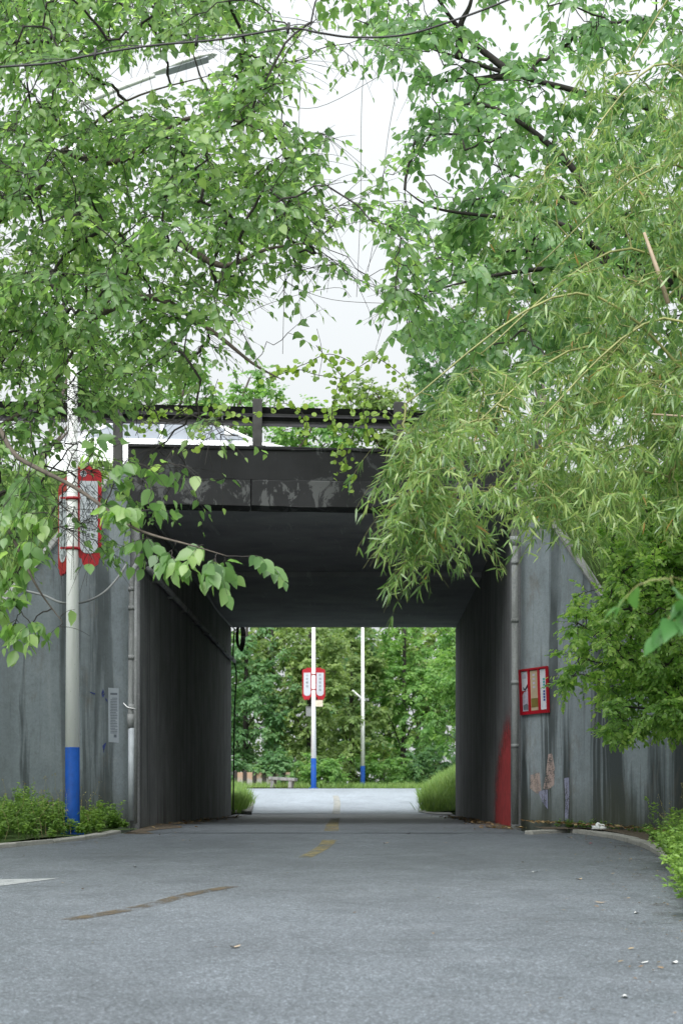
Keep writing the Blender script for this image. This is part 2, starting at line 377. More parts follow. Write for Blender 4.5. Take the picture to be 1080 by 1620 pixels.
strip('verge', off(fl, -.14), [Vector((p.x - 30, p.y + max(0, p.y - 66) * 1.2, 0)) for p in fl], 20, M_TURF, zf=lambda p, t: zr(p.y) + .03 + .1 * t, label='grass verge on the left beyond the underpass')
gp = [Vector((2.24, 45.0, 0)), Vector((2.24, 46, 0)), Vector((2.2, 47.2, 0)), Vector((2.1, 48.4, 0))]
gq = [Vector((1.9, 45.0, 0)), Vector((1.55, 46, 0)), Vector((1.38, 47.2, 0)), Vector((1.5, 48.4, 0))]
strip('gravel_patch', gq, gp, 4, M_GRAVEL, .02, label='loose grey gravel at the right foot of the far tunnel mouth')
pv = [(-10.5, 64.5), (-5.2, 64.2), (-5.3, 67.5), (-4.9, 70), (-4.1, 72.2), (-2.6, 75.6), (-3.3, 77.2), (-10.5, 78)]
M_PAVE = simple('reddish_paving', (.30, .20, .17), .85, 0, .3, 6)
mk('pavement', [(x, y, zr(y) + .045) for x, y in pv], [tuple(range(len(pv)))], M_PAVE, kind='structure', label='reddish brown paved corner beside the far road')
# soil and leaf litter that has gathered along the tunnel's right wall
dl = [Vector((2.27, y, 0)) for y in np.linspace(26.6, 44, 24)]
strip('roadside_dirt', [p - Vector((.30 + .12 * math.sin(p.y * 2.3) + .08 * math.sin(p.y * 5.1), 0, 0)) for p in dl], dl, 3, M_SOIL, .006, label='dirt swept up along the right tunnel wall')
dl = [Vector((-3.57, y, 0)) for y in np.linspace(24.9, 44, 26)]
strip('roadside_dirt', dl, [p + Vector((.42 + .15 * math.sin(p.y * 1.9) + .07 * math.sin(p.y * 6.1), 0, 0)) for p in dl], 3, M_SOIL, .006, label='dirt swept up along the left tunnel wall')

# kerbs: separate stones set along the road edges
def kerb(name, pl, side, label, y0, y1, length=.74, hh=.055, wd=.15):
    root = bpy.data.objects.new(name, None); COL.objects.link(root); reg(root, kind='structure', label=label); W[root.name] = Matrix.Identity(4)
    pts = [p for p in pl if y0 <= p.y <= y1]
    acc = [0]
    for a, b in zip(pts, pts[1:]): acc.append(acc[-1] + (b - a).length)
    def at(s):
        i = max(0, min(len(acc) - 2, int(np.searchsorted(acc, s)) - 1)); f = (s - acc[i]) / max(1e-6, acc[i + 1] - acc[i])
        p = pts[i].lerp(pts[i + 1], f); t = (pts[i + 1] - pts[i]).normalized(); return p, t
    meshes = []
    for v in range(4):
        bm = bmesh.new(); bxbm(bm, (-length / 2 + .006, 0, -.15), (length / 2 - .006, wd, hh), .014)
        for vv in bm.verts: vv.co += Vector((random.uniform(-.004, .004), random.uniform(-.004, .004), random.uniform(-.006, .004)))
        m = bpy.data.meshes.new('kerb_stone'); bm.to_mesh(m); bm.free(); m.materials.append(M_KERB); meshes.append(m)
    s = length / 2; k = 0
    while s < acc[-1]:
        p, t = at(s)
        o = bpy.data.objects.new('kerb_stone', meshes[k % 4]); COL.objects.link(o)
        n = Vector((t.y, -t.x, 0)) * side
        Mx = Matrix(((t.x, n.x, 0, p.x), (t.y, n.y, 0, p.y), (0, 0, 1, zr(p.y) + random.uniform(-.006, .006)), (0, 0, 0, 1)))
        slope = math.atan((zr(p.y + .2) - zr(p.y - .2)) / .4) * t.y
        o.matrix_basis = Mx @ Matrix.Rotation(-slope, 4, 'Y') @ Matrix.Rotation(random.uniform(-.012, .012), 4, 'Z')
        o.parent = root; s += length; k += 1
kerb('kerb', Rd, 1, 'pale concrete kerb curving along the right edge of the road', 7.5, 25.6, .8, .06, .16)
kerb('kerb', Ld, -1, 'pale concrete kerb along the left edge of the road', 12, 24.9, .8, .05, .16)
kerb('kerb', Ld, -1, 'broken white kerb on the left of the far road', 45.3, 60, .8, .10, .14)

# road markings, laid 4 mm above the asphalt
def paint(name, pix, mat, label, widths, dz=.004, n=10):
    c = smoothline([G(*p) if len(p) == 2 else Vector(p) for p in pix], n)
    vs = []; fs = []
    for i, p in enumerate(c):
        t = (c[min(i + 1, len(c) - 1)] - c[max(i - 1, 0)]); t.z = 0; t.normalize(); nn = Vector((t.y, -t.x, 0))
        wd = np.interp(i / (len(c) - 1), [0, 1], widths)
        for s in (-.5, 0, .5):
            q = p + nn * (s * wd); vs.append((q.x, q.y, zr(q.y) + dz))
    for i in range(len(c) - 1):
        for j in (0, 1): a = i * 3 + j; fs.append((a, a + 1, a + 4, a + 3))
    return mk(name, vs, fs, mat, kind='structure', label=label)
paint('road_marking', [(368, 1403), (300, 1416), (225, 1435), (105, 1457)], M_YELN, 'worn brownish yellow centre line dash curving across the road', (.15, .17))
paint('road_marking', [(521, 1329), (512, 1340), (482, 1357)], M_YEL, 'short worn yellow centre line dash before the tunnel', (.20, .16))
paint('road_marking', [(524, 1315), (527, 1302), (531, 1294.5)], M_YEL, 'worn yellow centre line dash inside the tunnel mouth', (.22, .18))
paint('road_marking', [(-.86, 45.6, 0), (-.9, 49, 0), (-.96, 53, 0), (-1.1, 58, 0)], M_PALE, 'pale worn centre line on the far road', (.22, .2))
a, b, c_, d_ = G(95, 1390.5), G(-10, 1392), G(-10, 1404), G(-60, 1399)
vs = []
for p in (a, b, Vector((b.x - .9, b.y + .05, 0)), Vector((c_.x - .7, c_.y - .2, 0)), c_): vs.append((p.x, p.y, zr(p.y) + .004))
mk('arrow_marking', vs, [(0, 1, 2, 3, 4)], M_WPAINT, kind='structure', label='tip of a worn white road arrow on the left lane')

# ------------------------------------------------------------------ overpass
ZS, ZL, ZT, ZD = EYE + 4.68, EYE + 5.08, EYE + 5.61, EYE + 5.28     # soffit, ledge top, parapet top, carriageway
FL, FR = Vector((-3.76, 26.74, 0)), Vector((2.72, 27.36, 0))         # skewed front face
fu = (FR - FL).normalized(); fn = Vector((fu.y, -fu.x, 0))           # fn points to the camera side
fl_len = (FR - FL).length
MF = Matrix(((fu.x, -fn.x, 0, FL.x), (fu.y, -fn.y, 0, FL.y), (0, 0, 1, 0), (0, 0, 0, 1)))   # local x along face, y into bridge
op = thing('overpass_bridge', (-.6, 36, 1.1), 'sooty concrete road overpass with square underpass and flared wing walls', 'bridge')
def part(*a, **k): return box(*a, **k)
def rough_box(name, lo, hi, mat, parent, mw, step=.25, amp=.006, bev=.015):
    bm = bmesh.new(); bxbm(bm, lo, hi, bev)
    ax = int(np.argmax([hi[i] - lo[i] for i in range(3)]))
    n = max(1, int((hi[ax] - lo[ax]) / step))
    for k in range(1, n):
        x = lo[ax] + (hi[ax] - lo[ax]) * k / n
        co = [0, 0, 0]; co[ax] = x; no = [0, 0, 0]; no[ax] = 1
        bmesh.ops.bisect_plane(bm, geom=bm.verts[:] + bm.edges[:] + bm.faces[:], plane_co=co, plane_no=no)
    for v in bm.verts: v.co += Vector((random.uniform(-amp, amp) * .3, random.uniform(-amp, amp), random.uniform(-amp, amp)))
    return from_bm(name, bm, mat, parent, False, mw)
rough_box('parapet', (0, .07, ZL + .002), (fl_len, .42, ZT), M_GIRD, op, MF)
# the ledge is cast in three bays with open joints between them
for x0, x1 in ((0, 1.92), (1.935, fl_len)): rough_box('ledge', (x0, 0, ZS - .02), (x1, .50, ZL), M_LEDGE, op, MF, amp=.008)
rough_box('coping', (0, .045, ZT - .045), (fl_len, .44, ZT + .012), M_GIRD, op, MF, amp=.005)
# deck slabs (two carriageways) with an open joint and a lower second soffit
def slab(name, q, z0, z1, mat):
    vs = [(x, y, z0) for x, y in q] + [(x, y, z1) for x, y in q]; n = len(q)
    return mk(name, vs, [tuple(range(n - 1, -1, -1)), tuple(range(n, 2 * n))] + [(i, (i + 1) % n, n + (i + 1) % n, n + i) for i in range(n)], mat, op)
slab('deck_slab', [(-3.95, 27.1), (2.72, 27.75), (2.72, 34.75), (-3.95, 34.75)], ZS, ZD - .02, M_SOFF)
slab('deck_slab', [(-3.95, 34.9), (2.72, 34.9), (2.72, 45), (-3.95, 45)], ZS - .09, ZD - .02, M_SOFF)
box('joint_beam', (-3.95, 34.5, ZS + .10), (2.72, 35.2, ZS + .42), M_SOFF, op, .0)
# abutment walls: the inside of the tunnel, cast in lifts with recessed joints
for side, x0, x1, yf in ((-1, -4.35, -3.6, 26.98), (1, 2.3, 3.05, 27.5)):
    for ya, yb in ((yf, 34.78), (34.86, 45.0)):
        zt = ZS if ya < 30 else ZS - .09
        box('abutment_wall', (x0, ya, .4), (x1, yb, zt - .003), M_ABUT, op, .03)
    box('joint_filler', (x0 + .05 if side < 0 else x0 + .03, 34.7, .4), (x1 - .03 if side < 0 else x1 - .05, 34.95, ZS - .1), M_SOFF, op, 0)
# wing walls, each one slab with a sloping top and a coping
def wing(A, u, prof, mat, flip):
    u = u.normalized(); nrm = Vector((u.y, -u.x, 0)) * flip
    MW = Matrix(((u.x, nrm.x, 0, A.x), (u.y, nrm.y, 0, A.y), (0, 0, 1, 0), (0, 0, 0, 1)))
    th = .16; n = len(prof)
    vs = [(s, 0, z) for s, z in prof] + [(s, -th, z) for s, z in prof]
    fs = [tuple(range(n)), tuple(range(2 * n - 1, n - 1, -1))] + [(i, n + i, n + (i + 1) % n, (i + 1) % n) for i in range(n)]
    o = mk('wing_wall', vs, fs, mat, op, False, MW); bm = bmesh.new(); bm.from_mesh(o.data); bmesh.ops.recalc_face_normals(bm, faces=bm.faces); bm.to_mesh(o.data); bm.free()
    return o, MW
WL, MWL = wing(Vector((-3.74, 26.86, 0)), Vector((-1, -1.2, 0)), [(0, .3), (5.6, .3), (5.6, 1.2), (.26, EYE + 5.15), (0, EYE + 5.15)], M_WINGL, -1)
WR, MWR = wing(Vector((2.44, 27.28, 0)), Vector((1, -1.8, 0)), [(0, .3), (5.6, .3), (5.6, 1.0), (.05, EYE + 5.12), (0, EYE + 5.12)], M_WINGR, 1)
for MW, pr in ((MWL, ((.26, EYE + 5.15), (5.6, 1.2))), (MWR, ((.05, EYE + 5.12), (5.6, 1.0)))):
    a, b = Vector((pr[0][0], 0, pr[0][1])), Vector((pr[1][0], 0, pr[1][1])); L = (b - a).length; ang = math.atan2(a.z - b.z, b.x - a.x)
    Mloc = MW @ Matrix.Translation(a) @ Matrix.Rotation(ang, 4, 'Y')
    rough_box('wing_coping', (0, -.12, -.01), (L, .03, .045), M_CAP, op, Mloc, .4, .006)
box('bearing_block', (2.34, 27.20, ZS - .02), (2.95, 27.6, ZL + .03), M_CAP, op, .02)
# red paint on the right tunnel wall just inside the mouth
t = NT('red_wall_paint'); z = t.sep()[2]; y = t.sep()[1]
e1 = t.math('POWER', t.math('ABSOLUTE', t.math('MULTIPLY', t.math('SUBTRACT', y, 27.5), .25)), 2.0); e2 = t.math('POWER', t.math('ABSOLUTE', t.math('MULTIPLY', t.math('SUBTRACT', z, 1.05), .50)), 2.0); edge = t.math('ADD', e1, e2)
f = t.math('ADD', edge, t.math('MULTIPLY', t.math('SUBTRACT', t.noise(4.5, 8, .78), .5), 1.3))
t.alpha(t.ramp(f, [(.52, .95), (.95, 0.0)])); t.col(t.ramp(t.noise(6, 5), [(.3, (.26, .012, .018)), (.7, (.46, .03, .035))])); t.rough(.7)
mk('red_paint_patch', [(2.296, 27.54, 1.1), (2.296, 32.8, 1.1), (2.296, 32.8, 3.15), (2.296, 27.54, 3.15)], [(0, 1, 2, 3)], t.m, op, label='faded red paint patch on the tunnel wall')
# highway carriageway and embankments
mk('highway', [(-90, 27.2, ZD), (90, 27.6, ZD), (90, 45.2, ZD), (-90, 45.2, ZD)], [(0, 1, 2, 3)], M_ASPH, kind='structure', label='asphalt carriageway carried by the overpass')
def embank(name, s, yt, yb, x_t, x_b, label, zb=.9):
    vs = []; fs = []; nu, nv = 26, 10
    for j in range(nv + 1):
        v = j / nv
        for i in range(nu + 1):
            u = (i / nu) ** 2
            x = (x_t + (x_b - x_t) * v) + s * u * 80; y = yt + (yb - yt) * v
            z = (ZD - .12) * (1 - v) + zb * v + (.10 * math.sin(x * 1.7 + y * 2) + .07 * math.sin(x * 4.1)) * (1 if 0 < v < 1 and i > 0 else 0)
            if abs(y - yt) < .01: z = ZD - .05
            vs.append((x, y, z))
    for j in range(nv):
        for i in range(nu):
            q = j * (nu + 1) + i; fs.append((q, q + 1, q + nu + 2, q + nu + 1))
    mk(name, vs, fs, M_TURF, None, True, kind='structure', label=label)
embank('embankment', -1, 27.0, 22.2, -3.9, -7.78, 'grassy highway embankment behind the left wing wall')
embank('embankment', 1, 27.4, 22.4, 2.6, 5.32, 'grassy highway embankment behind the right wing wall')
embank('embankment', -1, 45.1, 53.5, -3.62, -5.2, 'far grassy highway embankment left of the tunnel exit')
embank('embankment', 1, 45.1, 53.0, 2.32, 3.8, 'far grassy highway embankment right of the tunnel exit', 1.6)
# far parapet
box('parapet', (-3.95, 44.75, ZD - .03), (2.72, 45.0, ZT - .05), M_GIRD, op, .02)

# guardrail on the parapet: posts outside, W-beam facing the traffic
gr = thing('guardrail', (FL.x, FL.y, ZT), 'dark steel crash barrier along the top of the overpass parapet', 'guardrail')
prof = [(0, 0), (.02, .015), (.045, .045), (.085, .085), (.085, .105), (.045, .14), (.012, .155), (.045, .17), (.085, .205), (.085, .225), (.045, .265), (.02, .295), (0, .31)]
zb = EYE + 5.995
for k in range(-2, 4):
    x0, x1 = .0 + k * 2.24 - 3.0, .0 + (k + 1) * 2.24 - 3.0 + .0
    vs = [(x, .33 + (d if True else 0), zb + z) for x in (x0, x1 - .004) for d, z in prof] + [(x, .338 + d, zb + z) for x in (x0, x1 - .004) for d, z in prof]
    n = len(prof); fs = []
    for i in range(n - 1):
        fs += [(i, i + 1, n + i + 1, n + i), (2 * n + i + 1, 2 * n + i, 3 * n + i, 3 * n + i + 1)]
    fs += [(0, n, 3 * n, 2 * n), (n - 1, 3 * n - 1, 4 * n - 1, 2 * n - 1)]
    mk('rail', vs, fs, M_RAIL, gr, False, MF)
for x in (-4.60, -2.38, -.16, 2.03, 4.28, 6.52, 8.75):
    p = box('post', (x - .075, .10, ZT + .013 if 0 < x < fl_len else ZD - .3), (x + .075, .24, EYE + 6.385), M_POST, gr, .012, None, MF)
    box('spacer', (x - .06, .241, zb + .05), (x + .06, .345, zb + .26), M_POST, gr, .008, None, MF)
    if 0 < x < fl_len: box('base_plate', (x - .13, .075, ZT + .013), (x + .13, .34, ZT + .03), M_POST, gr, .004, None, MF)

# ------------------------------------------------------------------ street lamps and their signs
def lamp_post(px, d, py_base, label, top, arm, blue=1.25, r0=.104, extra=None):
    x = (px - VX) / F * d; zb = zr(d) + .02
    root = thing('street_lamp', (x, d, zb), label, 'street lamp', 'white and blue lamp posts beside the road')
    zc = zb + blue
    H = top
    tube('pole', [(x, d, zc), (x, d, zb + H * .45), (x, d, zb + H)], [r0 * .985, r0 * .76, r0 * .52], M_WHITE, root, 20)
    bl = tube('painted_base', [(x, d, zb - .1), (x, d, zb + .004), (x, d, zc)], [r0 * 1.02, r0 * 1.02, r0 * .992], M_BLUE, root, 20)
    tube('base_flange', [(x, d, zb - .02), (x, d, zb + .03)], [r0 * 1.7, r0 * 1.7], M_BLUE, root, 20)
    if arm:
        ax, az = arm
        pts = smoothline([(x, d, zb + H - .02), (x + .12 * ax, d, zb + H + .16 * az), (x + .45 * ax, d, zb + H + .5 * az), (x + ax, d, zb + H + az)], 6)
        tube('arm', pts, [.058 - .016 * i / len(pts) for i in range(len(pts))], M_WHITE, root, 12)
        # lamp head: a flat tapering housing with a recessed lens below
        hl = .98; ang = math.atan2(az * .45, ax * .55) * .92
        Mh = Matrix.Translation((x + ax - .05, d, zb + H + az)) @ Matrix.Rotation(-ang, 4, 'Y')
        st = [(0, .05, .04), (.18, .09, .06), (.45, .145, .075), (.75, .14, .06), (.93, .08, .03), (.98, .02, .01)]
        vs = []; fs = []
        for sx, wy, hz in st:
            for k in range(10):
                a = 2 * math.pi * k / 10; zz = math.sin(a)
                vs.append(Mh @ Vector((sx, math.cos(a) * wy, (zz * hz if zz > 0 else zz * hz * .45))))
        for i in range(len(st) - 1):
            for k in range(10): fs.append((i * 10 + k, i * 10 + (k + 1) % 10, (i + 1) * 10 + (k + 1) % 10, (i + 1) * 10 + k))
        fs.append(tuple(range(10))); fs.append(tuple(50 + k for k in range(10)))
        hd = mk('lamp_head', vs, fs, M_WHITE, root, True)
        box('lens', (.22, -.10, -.042), (.84, .10, -.022), M_PANEL, hd, .008, Mh)
    return root, x, zb
LD = 24.3
lamp, LX, LZ = lamp_post(115, LD, 1305, 'white street lamp with blue foot in weeds before the left wing wall', 10.35, (1.17, .48))

def sign_panel(root, hinge, out_dir, wd, z0, z1, cols, round_bottom=True, emblem=False, txt=.115):
    """a red board from the pole outwards, with a white print panel and columns of characters"""
    o = Vector((*out_dir, 0)).normalized(); up = Vector((0, 0, 1)); n = o.cross(up)
    if n.y > 0: n = -n                                             # face towards the road
    h = z1 - z0
    def M(a, b, c=0): return Vector(hinge) + o * a + up * (b + z0 - hinge[2]) + n * c
    # outline with scalloped head and foot
    out = [(0, .14 * h), (.05 * wd, .085 * h), (.16 * wd, .075 * h), (.2 * wd, .02 * h), (.35 * wd, -.005 * h), (.5 * wd, .012 * h), (.7 * wd, -.005 * h), (.86 * wd, .02 * h), (.9 * wd, .075 * h), (wd, .09 * h),
           (wd, .92 * h), (.88 * wd, .955 * h), (.62 * wd, .962 * h), (.5 * wd, 1.0 * h), (.3 * wd, .985 * h), (.14 * wd, 1.0 * h), (0, .975 * h)]
    k = len(out)
    vs = [M(a, b, .0) for a, b in out] + [M(a, b, -.035) for a, b in out]
    brd = mk('board', vs, [tuple(range(k)), tuple(range(2 * k - 1, k - 1, -1))] + [(i, k + i, k + (i + 1) % k, (i + 1) % k) for i in range(k)], M_RED, root)
    a0, a1, b0, b1 = .09 * wd, .84 * wd, .125 * h, .84 * h
    rr = (a1 - a0) * .42
    pan = [(a0, b1), (a1, b1)]
    pan += [(a1 - rr + rr * math.cos(t_), b0 + rr - rr * math.sin(t_)) for t_ in np.linspace(0, math.pi / 2, 6)]
    pan += [(a0 + rr - rr * math.sin(t_), b0 + rr - rr * math.cos(t_)) for t_ in np.linspace(0, math.pi / 2, 6)]
    k = len(pan)
    vs = [M(a, b, .009) for a, b in pan] + [M(a, b, .0005) for a, b in pan]
    pn = mk('print_panel', vs, [tuple(range(k))] + [(i, k + i, k + (i + 1) % k, (i + 1) % k) for i in range(k)], M_PANEL, brd)
    for fx, fz, s, body in cols:
        sg = 1 if o.x >= 0 else -1
        R = Matrix(((o.x * sg, 0, n.x, 0), (o.y * sg, 0, n.y, 0), (0, 1, 0, 0), (0, 0, 0, 1)))
        text_mesh('lettering', '\n'.join(body), s, Matrix.Translation(M(a0 + fx * (a1 - a0), b0 + fz * (b1 - b0), .0115)) @ R, M_INK, pn, 'CENTER', 1.45)
    if emblem:
        c = M(.24 * wd, .912 * h, .006)
        vs = [c + (o * math.cos(t_) + up * math.sin(t_)) * .047 for t_ in np.linspace(0, 2 * math.pi, 20, endpoint=False)]
        em = mk('emblem', vs, [tuple(range(20))], M_PANEL, brd)
        ring = []; rf = []
        for i, t_ in enumerate(np.linspace(0, 2 * math.pi, 20, endpoint=False)):
            dv = o * math.cos(t_) + up * math.sin(t_); ring += [c + n * .002 + dv * .036, c + n * .002 + dv * .029]
        for i in range(20): j = (i + 1) % 20; rf.append((2 * i, 2 * i + 1, 2 * j + 1, 2 * j))
        mk('emblem_ring', ring, rf, M_INK, brd)
        mk('emblem_mark', [c + n * .002 + o * a + up * b for a, b in ((-.006, -.022), (.006, -.022), (.006, .004), (.02, .004), (0, .024), (-.02, .004), (-.006, .004))], [tuple(range(7))], M_INK, brd)
    return brd
def clamps(root, x, d, zs, r, n):
    for z in zs:
        tube('clamp', [(x, d, z - .02), (x, d, z + .02)], [r * 1.12, r * 1.12], M_RED, root, 16)
zt, zb_ = P(115, 735, LD).z, P(115, 903, LD).z
sg = thing('lamp_post_sign', (LX, LD, zb_), 'red double sign board with white text panels clamped to the near lamp post', 'sign')
sign_panel(sg, (LX + .075, LD - .0, zb_), (1, .12), .335, zb_ + .07, zt, [(.76, .90, .060, '心民朝阳台型红旺守'), (.47, .90, .060, '红工强学组织稳抓实'), (.20, .78, .026, '一心一意为民服务共同建设美好家园守望')], True, True)
sign_panel(sg, (LX - .070, LD + .02, zb_), (-.42, 1), .62, zb_ - .01, zt - .14, [(.25, .82, .085, '围命令号新团员'), (.60, .80, .085, '精神新命令号满'), (.84, .8, .03, '一心一意为民服务共同建设美好')])
for zc_ in (P(0, 789, LD).z, P(0, 868, LD).z):
    tube('clamp', [(LX, LD, zc_ - .02), (LX, LD, zc_ + .02)], [.098, .098], M_RED, sg, 16)
    box('clamp_bolt', (LX - .16, LD - .08, zc_ - .015), (LX - .09, LD - .05, zc_ + .015), M_RED, sg, .004)
    box('clamp_bolt', (LX + .09, LD - .06, zc_ - .015), (LX + .12, LD - .03, zc_ + .015), M_RED, sg, .004)

lamp2, X2, Z2 = lamp_post(496, 74, 1250, 'white lamp post carrying a red sign on the far verge', 8.9, (1.0, .35), 1.3, .115)
lamp3, X3, Z3 = lamp_post(573.5, 86, 1252, 'plain white lamp post with a small bracket on the far verge', 9.1, (-1.0, .35), 1.15, .115)
zt, zb_ = P(0, 1056, 74).z, P(0, 1107, 74).z
sg2 = thing('lamp_post_sign', (X2, 74, zb_), 'red double sign board with pale panels on the far lamp post', 'sign')
sign_panel(sg2, (X2 + .09, 73.97, zb_), (1, .25), .42, zb_, zt, [(.5, .85, .11, '红旗组织稳')])
sign_panel(sg2, (X2 - .09, 73.97, zb_), (-1, .3), .42, zb_, zt, [(.5, .85, .11, '心民朝阳')])
for z in (zb_ + .45, zb_ + 1.1): tube('clamp', [(X2, 74, z - .02), (X2, 74, z + .02)], [.11, .11], M_RED, sg2, 14)
M_TAG = simple('pale_board', (.52, .47, .38), .6)
box('small_notice', (X2 + .08, 73.86, P(0, 1118, 74).z), (X2 + .40, 73.89, P(0, 1108, 74).z), M_TAG, None, .004, label='small cream notice plate below the far red sign', cat='notice')
bx_ = thing('control_box', (X2 - .26, 74.05, P(0, 1134, 74).z), 'small grey electrical box behind the far lamp post', 'box')
box('housing', (X2 - .33, 74.0, P(0, 1133, 74).z), (X2 - .10, 74.2, P(0, 1119, 74).z), M_CABLE, bx_, .01)
box('lid', (X2 - .35, 73.98, P(0, 1119, 74).z), (X2 - .09, 74.22, P(0, 1118, 74).z), M_CABLE, bx_, .004)
tube('bracket', [P(572, 1105, 86), P(557, 1092, 86)], [.05, .045], M_WHITE, lamp3, 8)

# ------------------------------------------------------------------ pipes, cables and notices on the bridge
dp = thing('drain_pipe', (-3.66, 26.6, zr(26.6)), 'grey plastic drain pipe with a light lower length at the left tunnel corner', 'drain pipe')
pu, pl_ = P(207, 1148, 26.45), P(207.5, 1298, 26.45)
tube('upper_pipe', smoothline([P(230, 893, 27.3), P(221, 892, 26.85), P(212, 900, 26.5), P(209, 925, 26.45), P(208, 1000, 26.45), P(207, 1100, 26.45), pu], 5), .041, M_PIPE, dp, 14)
tube('lower_pipe', [P(208, 1152, 26.45), pl_], .047, M_PIPE2, dp, 14)
for y_ in (932, 962, 1040, 1118): c = P(208, y_, 26.45); tube('collar', [c - Vector((0, 0, .035)), c + Vector((0, 0, .035))], .049, M_PIPE, dp, 14)
c = P(207, 1140, 26.45); tube('socket', [c - Vector((0, 0, .12)), c + Vector((0, 0, .02)), c + Vector((0, 0, .10))], [.046, .056, .05], M_PIPE, dp, 14)
c = P(207, 1121, 26.42); tube('tie_wire', smoothline([c + Vector((-.12, .06, .09)), c + Vector((-.04, -.05, .02)), c + Vector((.05, -.03, 0)), c + Vector((.06, .08, 0))], 5), .007, M_WHITE, dp, 6)
tube('slim_pipe', [P(214.5, 905, 26.75), P(214.5, 1303, 26.75)], .03, M_PIPE, dp, 10)
cp = tube('conduit_pipe', [(-3.52, 27.4, EYE + 3.73), (-3.52, 36, EYE + 3.72), (-3.52, 45.0, EYE + 3.70)], .05, M_PIPE, None, 12, label='grey conduit pipe fixed along the left tunnel wall', cat='pipe')
for y_ in np.arange(28.5, 45, 2.2): box('pipe_bracket', (-3.6, y_ - .02, EYE + 3.65), (-3.46, y_ + .02, EYE + 3.69), M_PIPE, cp, .004)
dr = thing('drain_pipe', (2.38, 27.1, zr(27)), 'rough concrete coloured drain pipe at the right tunnel corner', 'drain pipe')
tube('pipe', [P(814, 862, 27.05), P(814, 1100, 27.05), P(814, 1304, 27.05)], .054, M_PIPE, dr, 14)
for y_ in (890, 982, 1080, 1180): c = P(814, y_, 27.05); tube('collar', [c - Vector((0, 0, .03)), c + Vector((0, 0, .03))], .062, M_PIPE, dr, 14)
c = P(814, 858, 27.05); tube('hopper', [c - Vector((0, 0, .06)), c + Vector((0, 0, .02)), c + Vector((0, 0, .09))], [.055, .085, .085], M_SOFF, dr, 12)
tube('tunnel_cable', smoothline([(-3.5, 27.6, EYE + 4.62), (-3.45, 31, EYE + 4.52), (-3.46, 34, EYE + 4.62), (-3.47, 39, EYE + 4.40), (-3.45, 44.8, EYE + 4.48)], 8), .016, M_CABLE, None, 8, label='grey cable sagging along the upper left corner of the tunnel', cat='cable')
hk = thing('cable_coil', P(376, 1028, 45.1), 'black cable coil hanging at the far left tunnel corner', 'cable coil')
for k in range(4):
    cc = P(378 + k * 1.2, 1006, 45.12); ro = .13 + .012 * k
    tube('loop', [cc + Vector((ro * .55 * math.cos(a), .03 * k + .02 * math.sin(3 * a), ro * 2.3 * math.sin(a))) for a in np.linspace(0, 2 * math.pi, 25)], .022, M_BLACK, hk, 6)
tube('hanging_wire', smoothline([P(371, 995, 45.1), P(369, 1035, 45.1), P(374, 1068, 45.1), P(371, 1130, 45.1), P(369, 1284, 45.1)], 8), .022, M_BLACK, None, 6, label='black wire hanging down the far left tunnel corner', cat='wire')
tube('wall_cable', smoothline([P(38, 934, 25.0), P(70, 942, 24.8), P(100, 954, 24.5), P(135, 952, 25.2), P(165, 937, 25.9), P(188, 912, 26.3), P(200, 893, 26.5)], 7), .017, M_CABLE, None, 8, label='grey cable slung from the wing wall behind the near lamp post', cat='cable')
oc = [P(-130, 118, 13.6), P(0, 106, 13.6), P(80, 100, 13.6), P(150, 86, 13.6), P(240, 72, 13.6), P(350, 62, 13.6), P(455, 45, 13.6), P(505, 52, 13.6), P(560, 59, 13.7), P(640, 55, 13.7), P(715, 33, 13.8), P(800, 1, 13.8), P(900, -45, 13.9), P(1020, -110, 13.9)]
ov = thing('overhead_cable', oc[6], 'black overhead cable crossing the sky in front of the trees', 'cable')
tube('strand', smoothline(oc, 7), .0095, M_BLACK, ov, 8)
tube('thin_strand', [p + Vector((0, .03, .03 + .02 * math.sin(i * .6))) for i, p in enumerate(smoothline(oc[:8], 7))], .004, M_BLACK, ov, 6)
for px_, py_ in ((150, 86), (455, 45), (310, 65)): c = P(px_, py_, 13.6); tube('clip', [c + Vector((0, -.002, -.04)), c + Vector((.01, 0, .045))], .013, M_BLACK, ov, 6)

# paper notice on the left wing wall; framed board and torn bills on the right one
def wall_pt(MW, A, px, py, push=.006):                                       # pixel -> point on a wing wall's face
    o = MW.to_translation(); n = (MW.to_3x3() @ Vector((0, 1, 0)))
    if n.y > 0: n = -n
    dirv = Vector(((px - VX) / F, 1, (HY - py) / F)); c = Vector((0, 0, EYE))
    s = (o - c).dot(n) / dirv.dot(n); return c + dirv * s + n * push
def quad_on(name, MW, pix, mat, parent=None, push=.006, th=.0, **kw):
    f = [wall_pt(MW, 0, *p, push) for p in pix]; n = len(f)
    if th:
        b = [wall_pt(MW, 0, *p, push - th) for p in pix]
        # keep the piece a true slab: push the back ring along the wall normal
        nn = (MW.to_3x3() @ Vector((0, 1, 0))); nn = -nn if nn.y > 0 else nn
        b = [q - nn * th for q in f]
        return mk(name, f + b, [tuple(range(n)), tuple(range(2 * n - 1, n - 1, -1))] + [(i, n + i, n + (i + 1) % n, (i + 1) % n) for i in range(n)], mat, parent, **kw)
    return mk(name, f, [tuple(range(n))], mat, parent, **kw)
M_PAPER = simple('aged_paper', (.33, .37, .42), .75, 0, .1, 4)
M_GREYINK = simple('faded_ink', (.12, .14, .17), .8)
M_SPRAY = m_worn('blue_spray', (.03, .05, .22), .45, .06, 13.6)
pp = thing('paper_notice', wall_pt(MWL, 0, 180, 1175), 'tall paper notice pasted on the left wing wall beside the drain pipe', 'notice')
quad_on('sheet', MWL, [(171.5, 1088), (188, 1089), (188, 1175), (172, 1174)], M_PAPER, pp, .004, .002)
